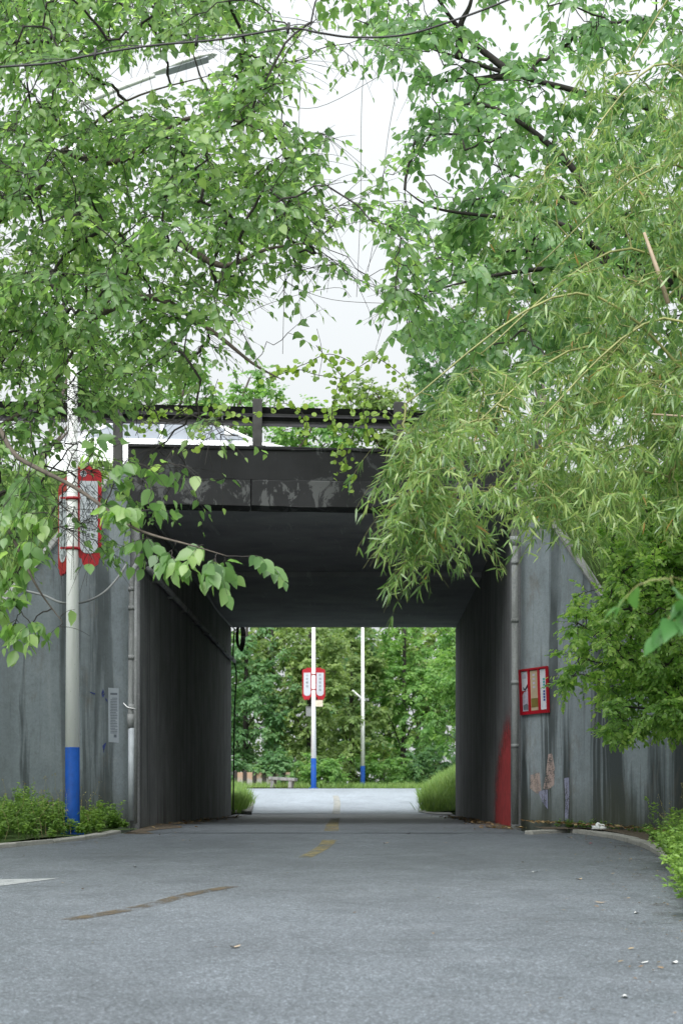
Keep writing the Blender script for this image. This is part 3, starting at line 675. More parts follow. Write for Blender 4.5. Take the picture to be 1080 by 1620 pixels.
for i, y_ in enumerate(np.arange(1104, 1160, 2.5)):
    a = 174 + (2 if i == 0 else 0) + random.random(); b = 186 - random.random() * (6 if i % 5 == 4 else 1.2)
    quad_on('text_line', MWL, [(a, y_), (b, y_ + .1), (b, y_ + 1.15), (a, y_ + 1.05)], M_GREYINK, pp, .0055)
quad_on('heading', MWL, [(174.5, 1096), (185.5, 1096.2), (185.5, 1099.4), (174.5, 1099.2)], M_GREYINK, pp, .0055)
quad_on('signature', MWL, [(180, 1162), (184.5, 1162), (184.5, 1167), (180, 1166.5)], M_GREYINK, pp, .0055)
for q in ([(160.5, 1098), (163, 1090), (166, 1098), (163, 1104)], [(166, 1104), (169, 1106), (170.5, 1111), (167.5, 1108)], [(162, 1180), (166, 1176), (168.5, 1174), (166, 1182), (164, 1191)], [(142, 1094), (151, 1097), (150, 1099), (143, 1096)]):
    quad_on('spray_mark', MWL, q, M_SPRAY, op, .005)
M_BEIGE = simple('beige_poster', (.36, .29, .20), .7, 0, .12, 6); M_OLIVE = simple('olive_band', (.13, .10, .02), .7, 0, .2, 6)
M_TEAL = simple('teal_print', (.06, .26, .27), .7); M_NAVY = simple('navy_print', (.03, .06, .24), .7); M_WPOST = simple('white_poster', (.50, .52, .57), .6, 0, .1, 5); M_LIL = simple('lilac_print', (.36, .34, .42), .7, 0, .25, 14)
fb = thing('notice_board', wall_pt(MWR, 0, 848, 1130), 'red framed notice board with three posters on the right wing wall', 'notice board')
Q = lambda u, v: (823.5 + 44.0 * u + (2.5 * v), 1060.5 - 6.0 * u + (70.5 + 3.0 * u - 1.5 * u) * v)     # board coordinates -> photo pixels
def qr(u0, v0, u1, v1): return [Q(u0, v0), Q(u1, v0), Q(u1, v1), Q(u0, v1)]
quad_on('back_board', MWR, qr(.01, .01, .99, .99), M_RED, fb, .018, .014)
for r_ in ((-.01, -.01, 1.01, .028), (-.01, .955, 1.01, 1.01), (-.01, .0281, .045, .9549), (.95, .0281, 1.01, .9549), (.30, .0281, .345, .9549), (.655, .0281, .70, .9549)):
    quad_on('frame_bar', MWR, qr(*r_), M_RED, fb, .045, .03)
quad_on('poster', MWR, qr(.05, .045, .28, .47), M_WPOST, fb, .022, .003); quad_on('poster', MWR, [Q(.06, .56), Q(.12, .5), Q(.28, .47), Q(.285, .93), Q(.06, .93)], M_LIL, fb, .022, .003)
quad_on('poster', MWR, qr(.36, .045, .645, .93), M_BEIGE, fb, .022, .003); quad_on('poster', MWR, qr(.71, .04, .94, .93), M_WPOST, fb, .022, .003)
quad_on('poster_print', MWR, qr(.37, .66, .635, .86), M_OLIVE, fb, .024)
for k in range(4):
    quad_on('poster_print', MWR, qr(.81, .24 + k * .062, .89, .287 + k * .062), M_TEAL, fb, .024); quad_on('poster_print', MWR, qr(.81, .51 + k * .062, .88, .557 + k * .062), M_NAVY, fb, .024)
    quad_on('poster_print', MWR, qr(.45, .12 + k * .09, .53, .165 + k * .09), M_LIL, fb, .024)
quad_on('poster_print', MWR, [Q(.10, .38), Q(.16, .43), Q(.26, .33), Q(.27, .40), Q(.17, .47), Q(.10, .44)], M_INK, fb, .0245)
quad_on('poster_print', MWR, [Q(.08, .80), Q(.20, .76), Q(.27, .80), Q(.27, .9), Q(.10, .9)], M_GREYINK, fb, .0245)
quad_on('poster_print', MWR, qr(.08, .10, .22, .2), M_LIL, fb, .0245)
M_TORN = m_worn('torn_paper', (.36, .30, .27), .46, .04, 8, (1, 1, .6), (.30, .22, .21)); M_TORN2 = m_worn('torn_blue_paper', (.30, .31, .36), .46, .06, 9, (1, 1, .5), (.12, .13, .28))
tb = thing('torn_bill', wall_pt(MWR, 0, 850, 1280), 'torn beige bill stuck low on the right wing wall', 'poster')
quad_on('paper_scrap', MWR, [(839, 1226), (853, 1222), (856, 1250), (850, 1256), (846, 1253), (838, 1247)], M_TORN, tb, .005, .002)
quad_on('paper_scrap', MWR, [(867, 1193), (873, 1192), (877, 1215), (876, 1242), (866, 1250), (859, 1247), (863, 1225)], M_TORN, tb, .005, .002)
quad_on('paper_scrap', MWR, [(851, 1252), (866, 1249), (866, 1280), (857, 1268)], M_TORN2, tb, .0045, .002)
tb2 = quad_on('torn_bill', MWR, [(892, 1231), (899.5, 1230), (900, 1262), (898, 1298), (893, 1297), (894, 1265)], M_TORN2, None, .005, .002, label='narrow strip of torn white paper on the right wing wall', cat='poster')

# ------------------------------------------------------------------ white car crossing the overpass
M_CAR = simple('white_car_paint', (.78, .80, .82), .22, 0, .02, 2); M_GLASS = simple('car_glass', (.20, .225, .26), .35, 0, .15, 2, 0, .12); M_TYRE = simple('tyre', (.02, .02, .02), .8); M_RIM = simple('alloy_rim', (.4, .41, .42), .35, .8)
car = thing('car', (-3.2, 30.4, ZD), 'white saloon car driving over the bridge behind the crash barrier', 'car')
MC = Matrix.Translation((-3.25, 30.4, ZD))
body = [(-2.28, .34), (-2.30, .62), (-2.22, .92), (-1.62, 1.02), (-1.55, 1.02), (-.2, 1.0), (1.12, .97), (1.5, .93), (2.0, .84), (2.26, .70), (2.30, .45), (2.22, .28), (-2.1, .26)]
def extr(prof, widths, name, mat, parent, inset=None):
    n = len(prof); rings = []
    for yy, s in widths: rings += [MC @ Vector((x * s[0], yy, (z - .6) * s[1] + .6)) for x, z in prof]
    fs = []
    for r in range(len(widths) - 1):
        for i in range(n): j = (i + 1) % n; fs.append((r * n + i, r * n + j, (r + 1) * n + j, (r + 1) * n + i))
    fs.append(tuple(range(n - 1, -1, -1))); fs.append(tuple((len(widths) - 1) * n + i for i in range(n)))
    return mk(name, rings, fs, mat, parent, True)
b = extr(body, [(-.90, (.97, .94)), (-.84, (1, 1)), (.84, (1, 1)), (.90, (.97, .94))], 'body', M_CAR, car)
def cabin(name, zlo, zhi, xs_lo, xs_hi, wlo, whi, mat):
    v = []
    for z, (xa, xb), wv in ((zlo, xs_lo, wlo), (zhi, xs_hi, whi)):
        v += [MC @ Vector(q) for q in ((xa, -wv, z), (xb, -wv, z), (xb, wv, z), (xa, wv, z))]
    return mk(name, v, [(3, 2, 1, 0), (4, 5, 6, 7), (0, 1, 5, 4), (1, 2, 6, 5), (2, 3, 7, 6), (3, 0, 4, 7)], mat, car)
cabin('window_glass', 1.0, 1.38, (-1.78, 1.22), (-1.02, .38), .80, .62, M_GLASS)
cabin('roof', 1.375, 1.47, (-1.06, .44), (-.72, .08), .64, .50, M_CAR)
for sx in (-1, 1):
    for (xa, xb) in ((-1.76, -1.0), (.40, 1.24), (-.30, -.28)):
        if xa == -.30: pts = [(-.33, sx * .803, 1.0), (-.33, sx * .625, 1.38)]
        elif xa < 0: pts = [(-1.80, sx * .80, 1.0), (-1.04, sx * .625, 1.385)]
        else: pts = [(1.24, sx * .80, .99), (.40, sx * .625, 1.385)]
        tube('pillar', [MC @ Vector(q) for q in pts], .035, M_CAR, car, 6)
    box('mirror', (.78, sx * .98 - .09, 1.0), (.92, sx * .98 + .09, 1.13), M_CAR, car, .03, MC)
    box('door_handle', (-.75, sx * .9 - .02, .82), (-.55, sx * .9 + .02, .85), M_CAR, car, .008, MC)
    box('headlight', (2.05, sx * .62 - .18, .62), (2.28, sx * .62 + .18, .74), M_WPOST, car, .03, MC)
    for xw in (-1.38, 1.40):
        c = MC @ Vector((xw, sx * .80, .31))
        wv, wf = tube_arr([c + Vector((0, -.1, 0)), c + Vector((0, .1, 0))], .31, 20); wh = mk('wheel', wv, wf, M_TYRE, car, False)
        wv, wf = tube_arr([c + Vector((0, -.105 if sx < 0 else .0, 0)), c + Vector((0, .0 if sx < 0 else .105, 0))], .2, 16); mk('rim', wv, wf, M_RIM, wh, False)

# ------------------------------------------------------------------ far low wall and stone bench
lw = thing('low_wall', (-5.2, 79, zr(79)), 'low wall of rust stained panels between dark posts at the far corner', 'wall')
t = NT('rust_stained_panel'); z = t.sep()[2]; n_ = t.noise(2, 6, .7)
t.col(t.mix(t.ramp(t.math('ADD', n_, t.math('MULTIPLY', t.math('SUBTRACT', z, 2.55), .6)), [(.42, 0.0), (.6, .9)]), (.27, .265, .25), (.33, .22, .15))); t.rough(.9); M_RUSTP = t.m
for k in range(6):
    xa = P(372 + k * 15.2, 0, 79).x
    box('panel', (xa + .10, 78.95, zr(79) - .2), (xa + .36, 79.05, zr(77) + .78), M_RUSTP, lw, .01)
    box('post', (xa - .06, 78.9, zr(79) - .2), (xa + .095, 79.1, zr(77) + .86), M_DARKTWIG, lw, .01)
sb = thing('stone_bench', (-3.8, 76.3, zr(76.3)), 'low grey stone slab bench on the far paved corner', 'bench')
M_STONE = m_concrete('grey_stone', (.17, .18, .18), (.27, .28, .28))
Mb = Matrix.Translation((P(447, 0, 76.3).x, 76.3, zr(76.3) + .07)) @ Matrix.Rotation(.06, 4, 'Y') @ Matrix.Rotation(-.3, 4, 'Z')
box('slab', (-.62, -.22, .30), (.62, .22, .44), M_STONE, sb, .02, Mb)
for xa in (-.45, .40): box('leg', (xa - .08, -.18, -.1), (xa + .08, .18, .299), M_STONE, sb, .015, Mb)

# ------------------------------------------------------------------ litter
M_BAG = simple('white_plastic', (.66, .68, .70), .35, 0, .08, 8)
bm = bmesh.new(); bmesh.ops.create_icosphere(bm, subdivisions=3, radius=1)
for v in bm.verts:
    q = v.co.copy(); k = 1 + .22 * math.sin(5 * q.x + 2) * math.cos(4 * q.y) + .16 * math.sin(9 * q.z + 3 * q.x) + random.uniform(-.05, .05)
    v.co = Vector((q.x * .115 * k, q.y * .08 * k, max(0, q.z + .3) * .062 * k))
g_ = P(947, 1311, 25.0)
from_bm('plastic_bag', bm, M_BAG, None, True, Matrix.Translation((g_.x, g_.y, zr(25) + .06)), label='crumpled white plastic bag lying at the foot of the right wing wall', cat='bag')
M_DRY = m_leaf('dry_leaf', (.10, .06, .03), (.22, .13, .06), (.40, .30, .16), .2, .7)
M_SCRAP = simple('paper_scrap', (.55, .56, .55), .7)
LITL = ['in the middle of the right lane', 'near the right kerb', 'close to the right kerb', 'on the right foreground asphalt', 'at the right edge of the road', 'low on the right foreground asphalt', '', 'below the torn bill', '', 'by the right tunnel wall', 'in the right lane before the bag', 'in the left lane behind the arrow tip', 'in the middle of the left foreground', 'beside the tunnel dash of the centre line']
lit = [(846, 1381, 'w'), (949, 1430, 'd'), (1006, 1446, 'w'), (1016, 1525, 'w'), (1066, 1526, 'w'), (988, 1580, 'w'), (645, 1320, 'k'), (900, 1326, 'd'), (934, 1335, 'r'), (735, 1304, 'd'), (915, 1392, 'd'), (214, 1372, 'w'), (372, 1500, 'd'), (610, 1335, 'd')]
M_REDL = simple('red_scrap', (.45, .04, .08), .6)
for li, (px_, py_, k) in enumerate(lit):
    g_ = G(px_, py_); r = {'k': .05, 'd': .055, 'w': .045, 'r': .035}[k]
    mt = {'w': M_SCRAP, 'd': M_DRYCULM, 'k': M_DARKTWIG, 'r': M_REDL}[k]
    an = random.uniform(0, 6.28); vs = []
    for i, (a, b, c) in enumerate(((1, 0, .3), (.35, .42, .05), (-.5, .38, .2), (-1, 0, .35), (-.4, -.4, .1), (.4, -.36, .0), (0, 0, .02))):
        vs.append(g_ + Vector((r * (a * math.cos(an) - b * math.sin(an)), r * (a * math.sin(an) + b * math.cos(an)), .006 + c * r * .8)))
    nm = {'w': ('paper_scrap', 'small white scrap of litter ' + LITL[li], 'litter'), 'd': ('fallen_leaf', 'dry brown fallen leaf ' + LITL[li], 'leaf'), 'k': ('fallen_leaf', 'small black curled leaf on the road before the tunnel', 'leaf'), 'r': ('litter_scrap', 'tiny red scrap of litter near the right kerb', 'litter')}[k]
    mk(nm[0], vs, [(0, 1, 6), (1, 2, 6), (2, 3, 6), (3, 4, 6), (4, 5, 6), (5, 0, 6)], mt, None, False, label=nm[1], cat=nm[2], group='small litter on the road')

# ------------------------------------------------------------------ foliage engine
def npmesh(name, V, faces_list, var, mat, parent=None, smooth=False, **kw):
    """V (n,3); faces_list: list of int arrays (m,k); var per vertex"""
    m = bpy.data.meshes.new(name)
    loops = np.concatenate([f.ravel() for f in faces_list]).astype(np.int32)
    tot = np.concatenate([np.full(len(f), f.shape[1], np.int32) for f in faces_list])
    start = np.concatenate([[0], np.cumsum(tot)[:-1]]).astype(np.int32)
    m.vertices.add(len(V)); m.vertices.foreach_set('co', np.ascontiguousarray(V, np.float32).ravel())
    m.loops.add(len(loops)); m.loops.foreach_set('vertex_index', loops)
    m.polygons.add(len(tot)); m.polygons.foreach_set('loop_start', start); m.polygons.foreach_set('loop_total', tot)
    if smooth: m.polygons.foreach_set('use_smooth', np.ones(len(tot), bool))
    m.update(calc_edges=True)
    if var is not None:
        a = m.attributes.new('var', 'FLOAT', 'POINT'); a.data.foreach_set('value', np.asarray(var, np.float32))
    m.materials.append(mat)
    if name is None: return m
    o = bpy.data.objects.new(name, m); COL.objects.link(o); reg(o, parent, **kw); W[o.name] = Matrix.Identity(4)
    return o
# leaf templates: columns are (along, across, up)
def T_broad(wd=.62, droop=.12, fold=.10):
    h = wd / 2
    v = [(0, 0, 0), (1, 0, -droop * 1.5), (.10, h * .62, fold * .5), (.36, h, fold * .8), (.70, h * .58, fold * .2 - droop * .5), (.10, -h * .62, fold * .5), (.36, -h, fold * .8), (.70, -h * .58, fold * .2 - droop * .5)]
    return np.array(v, float), [np.array([(0, 1, 4, 3, 2), (0, 5, 6, 7, 1)])]
def T_broad_fine(wd=.62, droop=.12, fold=.10):
    h = wd / 2; st = [0, .10, .26, .44, .62, .80, .92, 1]; hw = [0, .62, .95, 1, .80, .44, .18, 0]
    v = []; f4 = []; f3 = []
    for a in st: v.append((a, 0, -droop * 1.4 * a * a))
    for s_ in (1, -1):
        for a, q in list(zip(st, hw))[1:-1]: v.append((a, s_ * h * q, fold * q * .9 - droop * 1.4 * a * a + .02 * math.sin(a * 17) * s_))
    for s_ in (0, 1):
        o = 8 + 6 * s_
        t3 = [(0, 1, o), (6, 7, o + 5)]; t4 = [(i + 1, i + 2, o + i + 1, o + i) for i in range(5)]
        if s_: t3 = [x[::-1] for x in t3]; t4 = [x[::-1] for x in t4]
        f3 += t3; f4 += t4
    return np.array(v, float), [np.array(f3), np.array(f4)]
def T_blade(wd=.12, droop=.22):
    h = wd / 2
    v = [(0, 0, 0), (.22, h, -.01), (.22, -h, -.01), (.62, h * .75, -droop * .35), (.62, -h * .75, -droop * .35), (1, 0, -droop)]
    return np.array(v, float), [np.array([(0, 2, 1), (3, 4, 5)]), np.array([(1, 2, 4, 3)])]
def T_ellip(wd=.45, droop=.1, fold=.06):
    h = wd / 2
    v = [(0, 0, 0), (.28, h * .9, fold), (.68, h * .8, fold - droop * .4), (1, 0, -droop), (.68, -h * .8, fold - droop * .4), (.28, -h * .9, fold)]
    return np.array(v, float), [np.array([(0, 3, 2, 1), (0, 5, 4, 3)])]
def T_round():
    v = [(0, 0, 0)] + [(.5 + .5 * math.cos(a), .52 * math.sin(a), .04 * math.cos(2 * a)) for a in np.linspace(math.pi * .8, -math.pi * .8, 7)]
    return np.array(v, float), [np.array([(0, 1, 2, 3), (0, 3, 4, 5), (0, 5, 6, 7)])]
def norm(a): return a / np.maximum(1e-9, np.linalg.norm(a, axis=-1, keepdims=True))
def frames(D, N):
    D = norm(D); S = norm(np.cross(N, D)); U = np.cross(D, S); return D, S, U
def scatter(Pt, D, N, S, var, T):
    """all leaves as one vertex array"""
    V0, FL_ = T; D, X, U = frames(D, N); n, k = len(Pt), len(V0)
    V = Pt[:, None, :] + S[:, None, None] * (V0[None, :, 0:1] * D[:, None, :] + V0[None, :, 1:2] * X[:, None, :] + V0[None, :, 2:3] * U[:, None, :])
    offs = (np.arange(n) * k)
    faces = [(f[None] + offs[:, None, None]).reshape(-1, f.shape[1]) for f in FL_]
    return V.reshape(-1, 3), faces, np.repeat(var, k)
def project(Pt):
    d = Pt[:, 1]; return VX + F * Pt[:, 0] / d, HY - F * (Pt[:, 2] - EYE) / d, d
SKY_Y = [-200, 0, 60, 110, 200, 240, 330, 400, 480, 560, 600]
SKY_L = [415, 420, 425, 450, 470, 485, 485, 480, 350, 290, 280]; SKY_R = [480, 505, 550, 660, 670, 610, 575, 630, 620, 660, 670]
def off_lamp(Pt):
    px, py, d = project(Pt); return ~((px > 165) & (px < 375) & (np.abs(py - (138 - (px - 185) * .33)) < 42))
def open_sky(Pt, keep):                                 # the gap between the crowns over the road
    px, py, d = project(Pt); return ~((px > np.interp(py, SKY_Y, SKY_L)) & (px < np.interp(py, SKY_Y, SKY_R)) & (py < 640) & (RNG.random(len(px)) > keep))
def prune(Pt):
    px, py, d = project(Pt); r = RNG.random(len(px))
    near = d < 24.2
    lamp = near & (px > 172) & (px < 362) & (py > 138 - (px - 185) * .33 - 26) & (py < 138 - (px - 185) * .33 + 24)
    sign = near & (px > 76) & (px < 160) & (py > 722) & (py < 905) & (r < .95)
    pole = near & (px > 93) & (px < 132) & (py > 585) & (py < 1300) & (r < .97)
    low = near & (px > 128) & (px < 330) & (py > 640) & (py < 790) & (r < .45)
    belowsign = near & (px > 120) & (px < 215) & (py > 905) & (r < .9)
    sky_ = (d < 25) & (px > np.interp(py, SKY_Y, SKY_L) + 20) & (px < np.interp(py, SKY_Y, SKY_R) - 20) & (py < 610) & (r < .6)
    carw = near & (px > 215) & (px < 400) & (py > 630) & (py < 790) & (r < .85)
    mouth = near & (px > 150) & (px < 300) & (py > 905)
    return ~(low | lamp | sign | pole | belowsign | carw | mouth | sky_)
def leaves_to_scene(Pt, D, N, S, var, T, mat, root, n_obj=290, crown_name='crown', mat_id=''):
    if crown_name == 'crown':
        k_ = prune(Pt); Pt, D, N, S, var = Pt[k_], D[k_], N[k_], S[k_], var[k_]
    px, py, d = project(Pt)
    inside = (px > 5) & (px < 1075) & (py > 5) & (py < 1615)
    score = np.where(inside, S / d, 0) * (1 + .25 * RNG.random(len(S)))
    order = np.argsort(-score); pick = order[:n_obj]; pick = pick[score[pick] > 0]
    rest = np.ones(len(S), bool); rest[pick] = False
    V, fc, vv = scatter(Pt[rest], D[rest], N[rest], S[rest], var[rest], T)
    crown = npmesh(crown_name, V, fc, vv, mat, root, kind='stuff')
    if len(pick):
        lm = []
        for q in range(7):
            TT = T_broad_fine(np.ptp(T[0][:, 1])) if T[1][0].shape[1] == 5 else T
            v0 = TT[0].copy(); v0[:, 2] *= .5 + .9 * ((q * .37) % 1)
            m = npmesh_mesh('leaf', v0, TT[1], np.full(len(v0), (q + .5) / 7), mat); lm.append(m)
        Dn, X, U = frames(D[pick], N[pick])
        for j, i in enumerate(pick):
            o = bpy.data.objects.new('leaf', lm[min(6, int(var[i] * 7))]); COL.objects.link(o)
            s = S[i]
            o.matrix_basis = Matrix(((Dn[j, 0] * s, X[j, 0] * s, U[j, 0] * s, Pt[i, 0]), (Dn[j, 1] * s, X[j, 1] * s, U[j, 1] * s, Pt[i, 1]), (Dn[j, 2] * s, X[j, 2] * s, U[j, 2] * s, Pt[i, 2]), (0, 0, 0, 1)))
            o.parent = crown
    return crown
def npmesh_mesh(name, V, faces_list, var, mat):
    m = bpy.data.meshes.new(name); fs = [tuple(r) for f in faces_list for r in f.tolist()]
    m.from_pydata([tuple(v) for v in V], [], fs)
    a = m.attributes.new('var', 'FLOAT', 'POINT'); a.data.foreach_set('value', np.asarray(var, np.float32)); m.materials.append(mat); m.polygons.foreach_set('use_smooth', [True] * len(m.polygons)); return m
def tubes_np(lines, n=4):
    """many polylines -> one mesh; lines: list of (pts (k,3), radii (k,))"""
    VV = []; FF = []; base = 0
    ang = np.arange(n) * 2 * np.pi / n; ca, sa = np.cos(ang), np.sin(ang)
    for pts, rr in lines:
        k = len(pts); t = np.gradient(pts, axis=0); t = norm(t)
        a = np.where(np.abs(t[:, 2:3]) < .9, np.array([[0, 0, 1.]]), np.array([[1., 0, 0]])); u = norm(np.cross(t, a)); v = np.cross(t, u)
        V = pts[:, None] + rr[:, None, None] * (ca[None, :, None] * u[:, None] + sa[None, :, None] * v[:, None]); VV.append(V.reshape(-1, 3))
        i = np.arange(k - 1)[:, None] * n; j = np.arange(n)[None]; j2 = (j + 1) % n
        FF.append((base + np.stack([i + j, i + j2, i + n + j2, i + n + j], -1)).reshape(-1, 4)); base += k * n
    return np.concatenate(VV), [np.concatenate(FF)]
def curve_np(a, b, k=5, jit=.06, sag=.0, rng=RNG):
    t = np.linspace(0, 1, k)[:, None]; L = np.linalg.norm(b - a)
    p = a + (b - a) * t + rng.normal(0, jit * L, (k, 3)) * np.sin(np.pi * t); p[:, 2] += sag * L * np.sin(np.pi * t[:, 0]); return p
def grid_points(grid, x0, y0, step, k, dfun, rng=RNG, clump=0.0):
    """coarse crown density (per 80 px of view at the crown's own depth) -> spray positions in space"""
    out = []
    for r, row in enumerate(grid):
        for c, v in enumerate(row):
            for _ in range(rng.poisson(float(v) * k) if v else 0):
                px, py = x0 + (c + rng.random()) * step, y0 + (r + rng.random()) * step
                fld = math.sin(.021 * px + 1.3) * math.sin(.027 * py + .7) + .8 * math.sin(.043 * px + .017 * py + 2) * math.sin(.05 * py - .02 * px)
                if clump and rng.random() > .72 + clump * fld: continue
                d = dfun(px, py, rng); out.append(P(px, py, d))
    return np.array([tuple(p) for p in out])
def grow(sprays, limbs, rng=RNG, jit=.10, sag=.06, r_end=.004, spread=0.45):
    """greedy branching: every spray joins the nearest wood already there"""
    pool = np.concatenate([l for l in limbs]); owner = np.full(len(pool), -1)
    dist = np.array([np.min(np.linalg.norm(pool - s, axis=1)) for s in sprays]); order = np.argsort(dist)
    lines = [None] * len(sprays); par = np.full(len(sprays), -1)
    for i in order:
        dd = np.linalg.norm(pool - sprays[i], axis=1); j = int(np.argmin(dd)); par[i] = owner[j]
        c = curve_np(pool[j], sprays[i], 6, jit, sag, rng); lines[i] = c
        pool = np.concatenate([pool, c[1:]]); owner = np.concatenate([owner, np.full(5, i)])
    cnt = np.ones(len(sprays))
    for i in order[::-1]:
        if par[i] >= 0: cnt[par[i]] += cnt[i]
    return [(l, np.linspace(r_end * max(1.0, c ** .5) , r_end * max(1, (c - 1) ** .5 * .75), len(l))) for l, c in zip(lines, cnt)]
def twig_leaves(sprays, lines, rng, n_tw=6, tw=(.3, .6), n_lf=7, size=(.09, .15), droop=.35, side=.8, up=.7, outdir=None, face=.45):
    Pt, D, N, S, var = [], [], [], [], []; tl = []
    for s, (ln, rr) in zip(sprays, lines):
        base_v = rng.random()
        gdir = norm((ln[-1] - ln[-3])[None])[0]
        for q in range(rng.poisson(n_tw) + 1):
            st = ln[-1 - int(rng.random() < .45)] if rng.random() < .8 else ln[-3]
            v = gdir * .6 + rng.normal(0, .75, 3) * np.array([1, 1, .55]); v[2] -= .15; v = v / np.linalg.norm(v)
            L = rng.uniform(*tw); t = np.linspace(0, 1, 5)
            pts = st + v * (L * t)[:, None]; pts[:, 2] -= droop * .5 * L * t ** 2
            tl.append((pts, np.linspace(.0035, .0015, 5)))
            m = max(2, int(n_lf * rng.uniform(.7, 1.3)))
            tt = np.linspace(.18, 1, m); idx = tt * 4; i0 = np.minimum(3, idx.astype(int)); f = (idx - i0)[:, None]
            pp = pts[i0] * (1 - f) + pts[i0 + 1] * f
            h = norm(np.cross(v, [0, 0, 1.])[None])[0]
            sg = np.where(np.arange(m) % 2 == 0, 1, -1)[:, None]; sg[-1] = 0
            d = v * .55 + h * sg * side + np.array([0, 0, -droop]) * rng.uniform(.4, 1.9, (m, 1)) + rng.normal(0, .25, (m, 3))
            out = np.array([v[0], v[1] - .35, 0]) * face
            nn = np.array([0, 0, up]) + out + rng.normal(0, .38, (m, 3))
            sz = rng.uniform(*size, m) * np.where(tt > .85, .75, 1)
            Pt.append(pp); D.append(d); N.append(nn); S.append(sz); var.append(np.clip(.18 + .45 * base_v + rng.normal(.12, .17, m) + .12 * (tt - .5), 0, .94))
    return np.concatenate(Pt), np.concatenate(D), np.concatenate(N), np.concatenate(S), np.concatenate(var), tl
def limb_np(pts, k=6): return np.array([tuple(p) for p in smoothline(pts, k)])
def tree(name, label, base, trunk_pts, limbs, sprays, leaf, T, mat, bark, group=None, n_obj=290, cat='tree', trunk_r=(.2, .1), limb_r=.06, sag=.06, jit=.055, twigmat=None, r_end=.004, rng=RNG, lowtwigs=True):
    root = thing(name, base, label, cat, group)
    tp = smoothline(trunk_pts, 5); tube('trunk', tp, list(np.linspace(*trunk_r, len(tp))), bark, root, 10)
    LN = [np.array([tuple(p) for p in tp])]
    for l in limbs:
        q = smoothline(l, 6); LN.append(np.array([tuple(p) for p in q])); tube('limb', q, list(np.linspace(limb_r, limb_r * .10, len(q))), bark, root, 8)
    lines = grow(sprays, LN, rng, jit, sag, r_end)
    Pt, D, N, S, var, tl = twig_leaves(sprays, lines, rng, **leaf)
    V, fc = tubes_np([(a, np.minimum(b, limb_r * .42)) for a, b in lines], 5); npmesh('branches', V, fc, None, twigmat or bark, root, True, kind='stuff')
    if lowtwigs: V, fc = tubes_np(tl, 3); npmesh('twigs', V, fc, None, twigmat or bark, root, kind='stuff')
    leaves_to_scene(Pt, D, N, S, var, T, mat, root, n_obj)
    return root, len(S)

# ------------------------------------------------------------------ the leafy tree on the left
g_left = ["77777776542000",     # y -160
          "88888888763100",     # y -80
          "88888888863000",     # y 0
          "88888887764100",     # 80
          "99999988665200",     # 160
          "99999998876300",     # 240
          "99999998765310",     # 320
          "99999998644320",     # 400
          "99999997321000",     # 480
          "99999984100000",     # 560
          "99998874100000",     # 640
          "88886532000000",     # 720
          "77764200000000",     # 800
          "55520000000000",     # 880
          "44400000000000"]     # 960
# columns start at x = -320
def d_left(px, py, rng): return float(np.clip(rng.normal(18.5 - max(0, px) * .004, 1.7), 14.5, 22.3))
spr = grid_points([[int(ch) for ch in row[1:]] for row in g_left], -240, -160, 80, 1.85, d_left, clump=.42); spr = spr[open_sky(spr, .14)]; spr = spr[off_lamp(spr)]
xt = [(470, 215), (455, 240), (490, 255), (500, 300), (470, 320), (510, 335), (540, 325), (560, 330), (500, 400), (525, 410), (470, 420), (560, 440), (440, 470), (470, 60), (500, 30), (330, 540), (300, 570), (455, 345), (430, 300)]
spr = np.concatenate([spr, np.array([tuple(P(a, b, 16.6 + RNG.normal(0, .3))) for a, b in xt])])
B = Vector((-7.3, 20.4, zr(20.4)))
lim = [[B + Vector((.1, 0, 2.6)), B + Vector((1.2, -.8, 4.0)), P(40, 650, 18.5), P(150, 500, 17.5), P(280, 380, 17)],
       [B + Vector((.2, 0, 3.6)), P(-60, 420, 19), P(60, 300, 18.5), P(100, 240, 18), P(200, 160, 17.5), P(330, 120, 17)],
       [B + Vector((.2, 0, 4.4)), P(-60, 200, 19), P(60, 60, 18.5), P(220, -20, 18), P(380, -60, 18)],
       [P(100, 240, 18), P(190, 255, 17.5), P(290, 190, 17), P(370, 190, 16.6), P(430, 215, 16.5)],
       [P(150, 500, 17.5), P(240, 470, 17), P(330, 520, 16.8), P(400, 575, 16.6), P(445, 600, 16.5)],
       [P(280, 380, 17), P(350, 420, 16.7), P(420, 395, 16.5), P(480, 385, 16.4)],
       [B + Vector((.1, -.2, 1.9)), P(-80, 900, 18.5), P(-20, 800, 17.5), P(60, 760, 17)]]
leafL = dict(n_tw=5.5, tw=(.28, .66), n_lf=7, size=(.058, .128), droop=.34, side=.7, up=.5, face=.8)
tree('leafy_tree', 'broad leaved tree with fresh green hanging leaves over the near lamp post', tuple(B),
     [B - Vector((0, 0, .2)), B + Vector((.05, 0, 1.5)), B + Vector((.2, 0, 3.5)), B + Vector((.1, .1, 5.6)), B + Vector((.4, -.1, 8.5))], lim, spr, leafL, T_broad(), M_LEAF_L, M_BARK, trunk_r=(.24, .08), limb_r=.042, twigmat=M_DARKTWIG, group='trees leaning over the road')

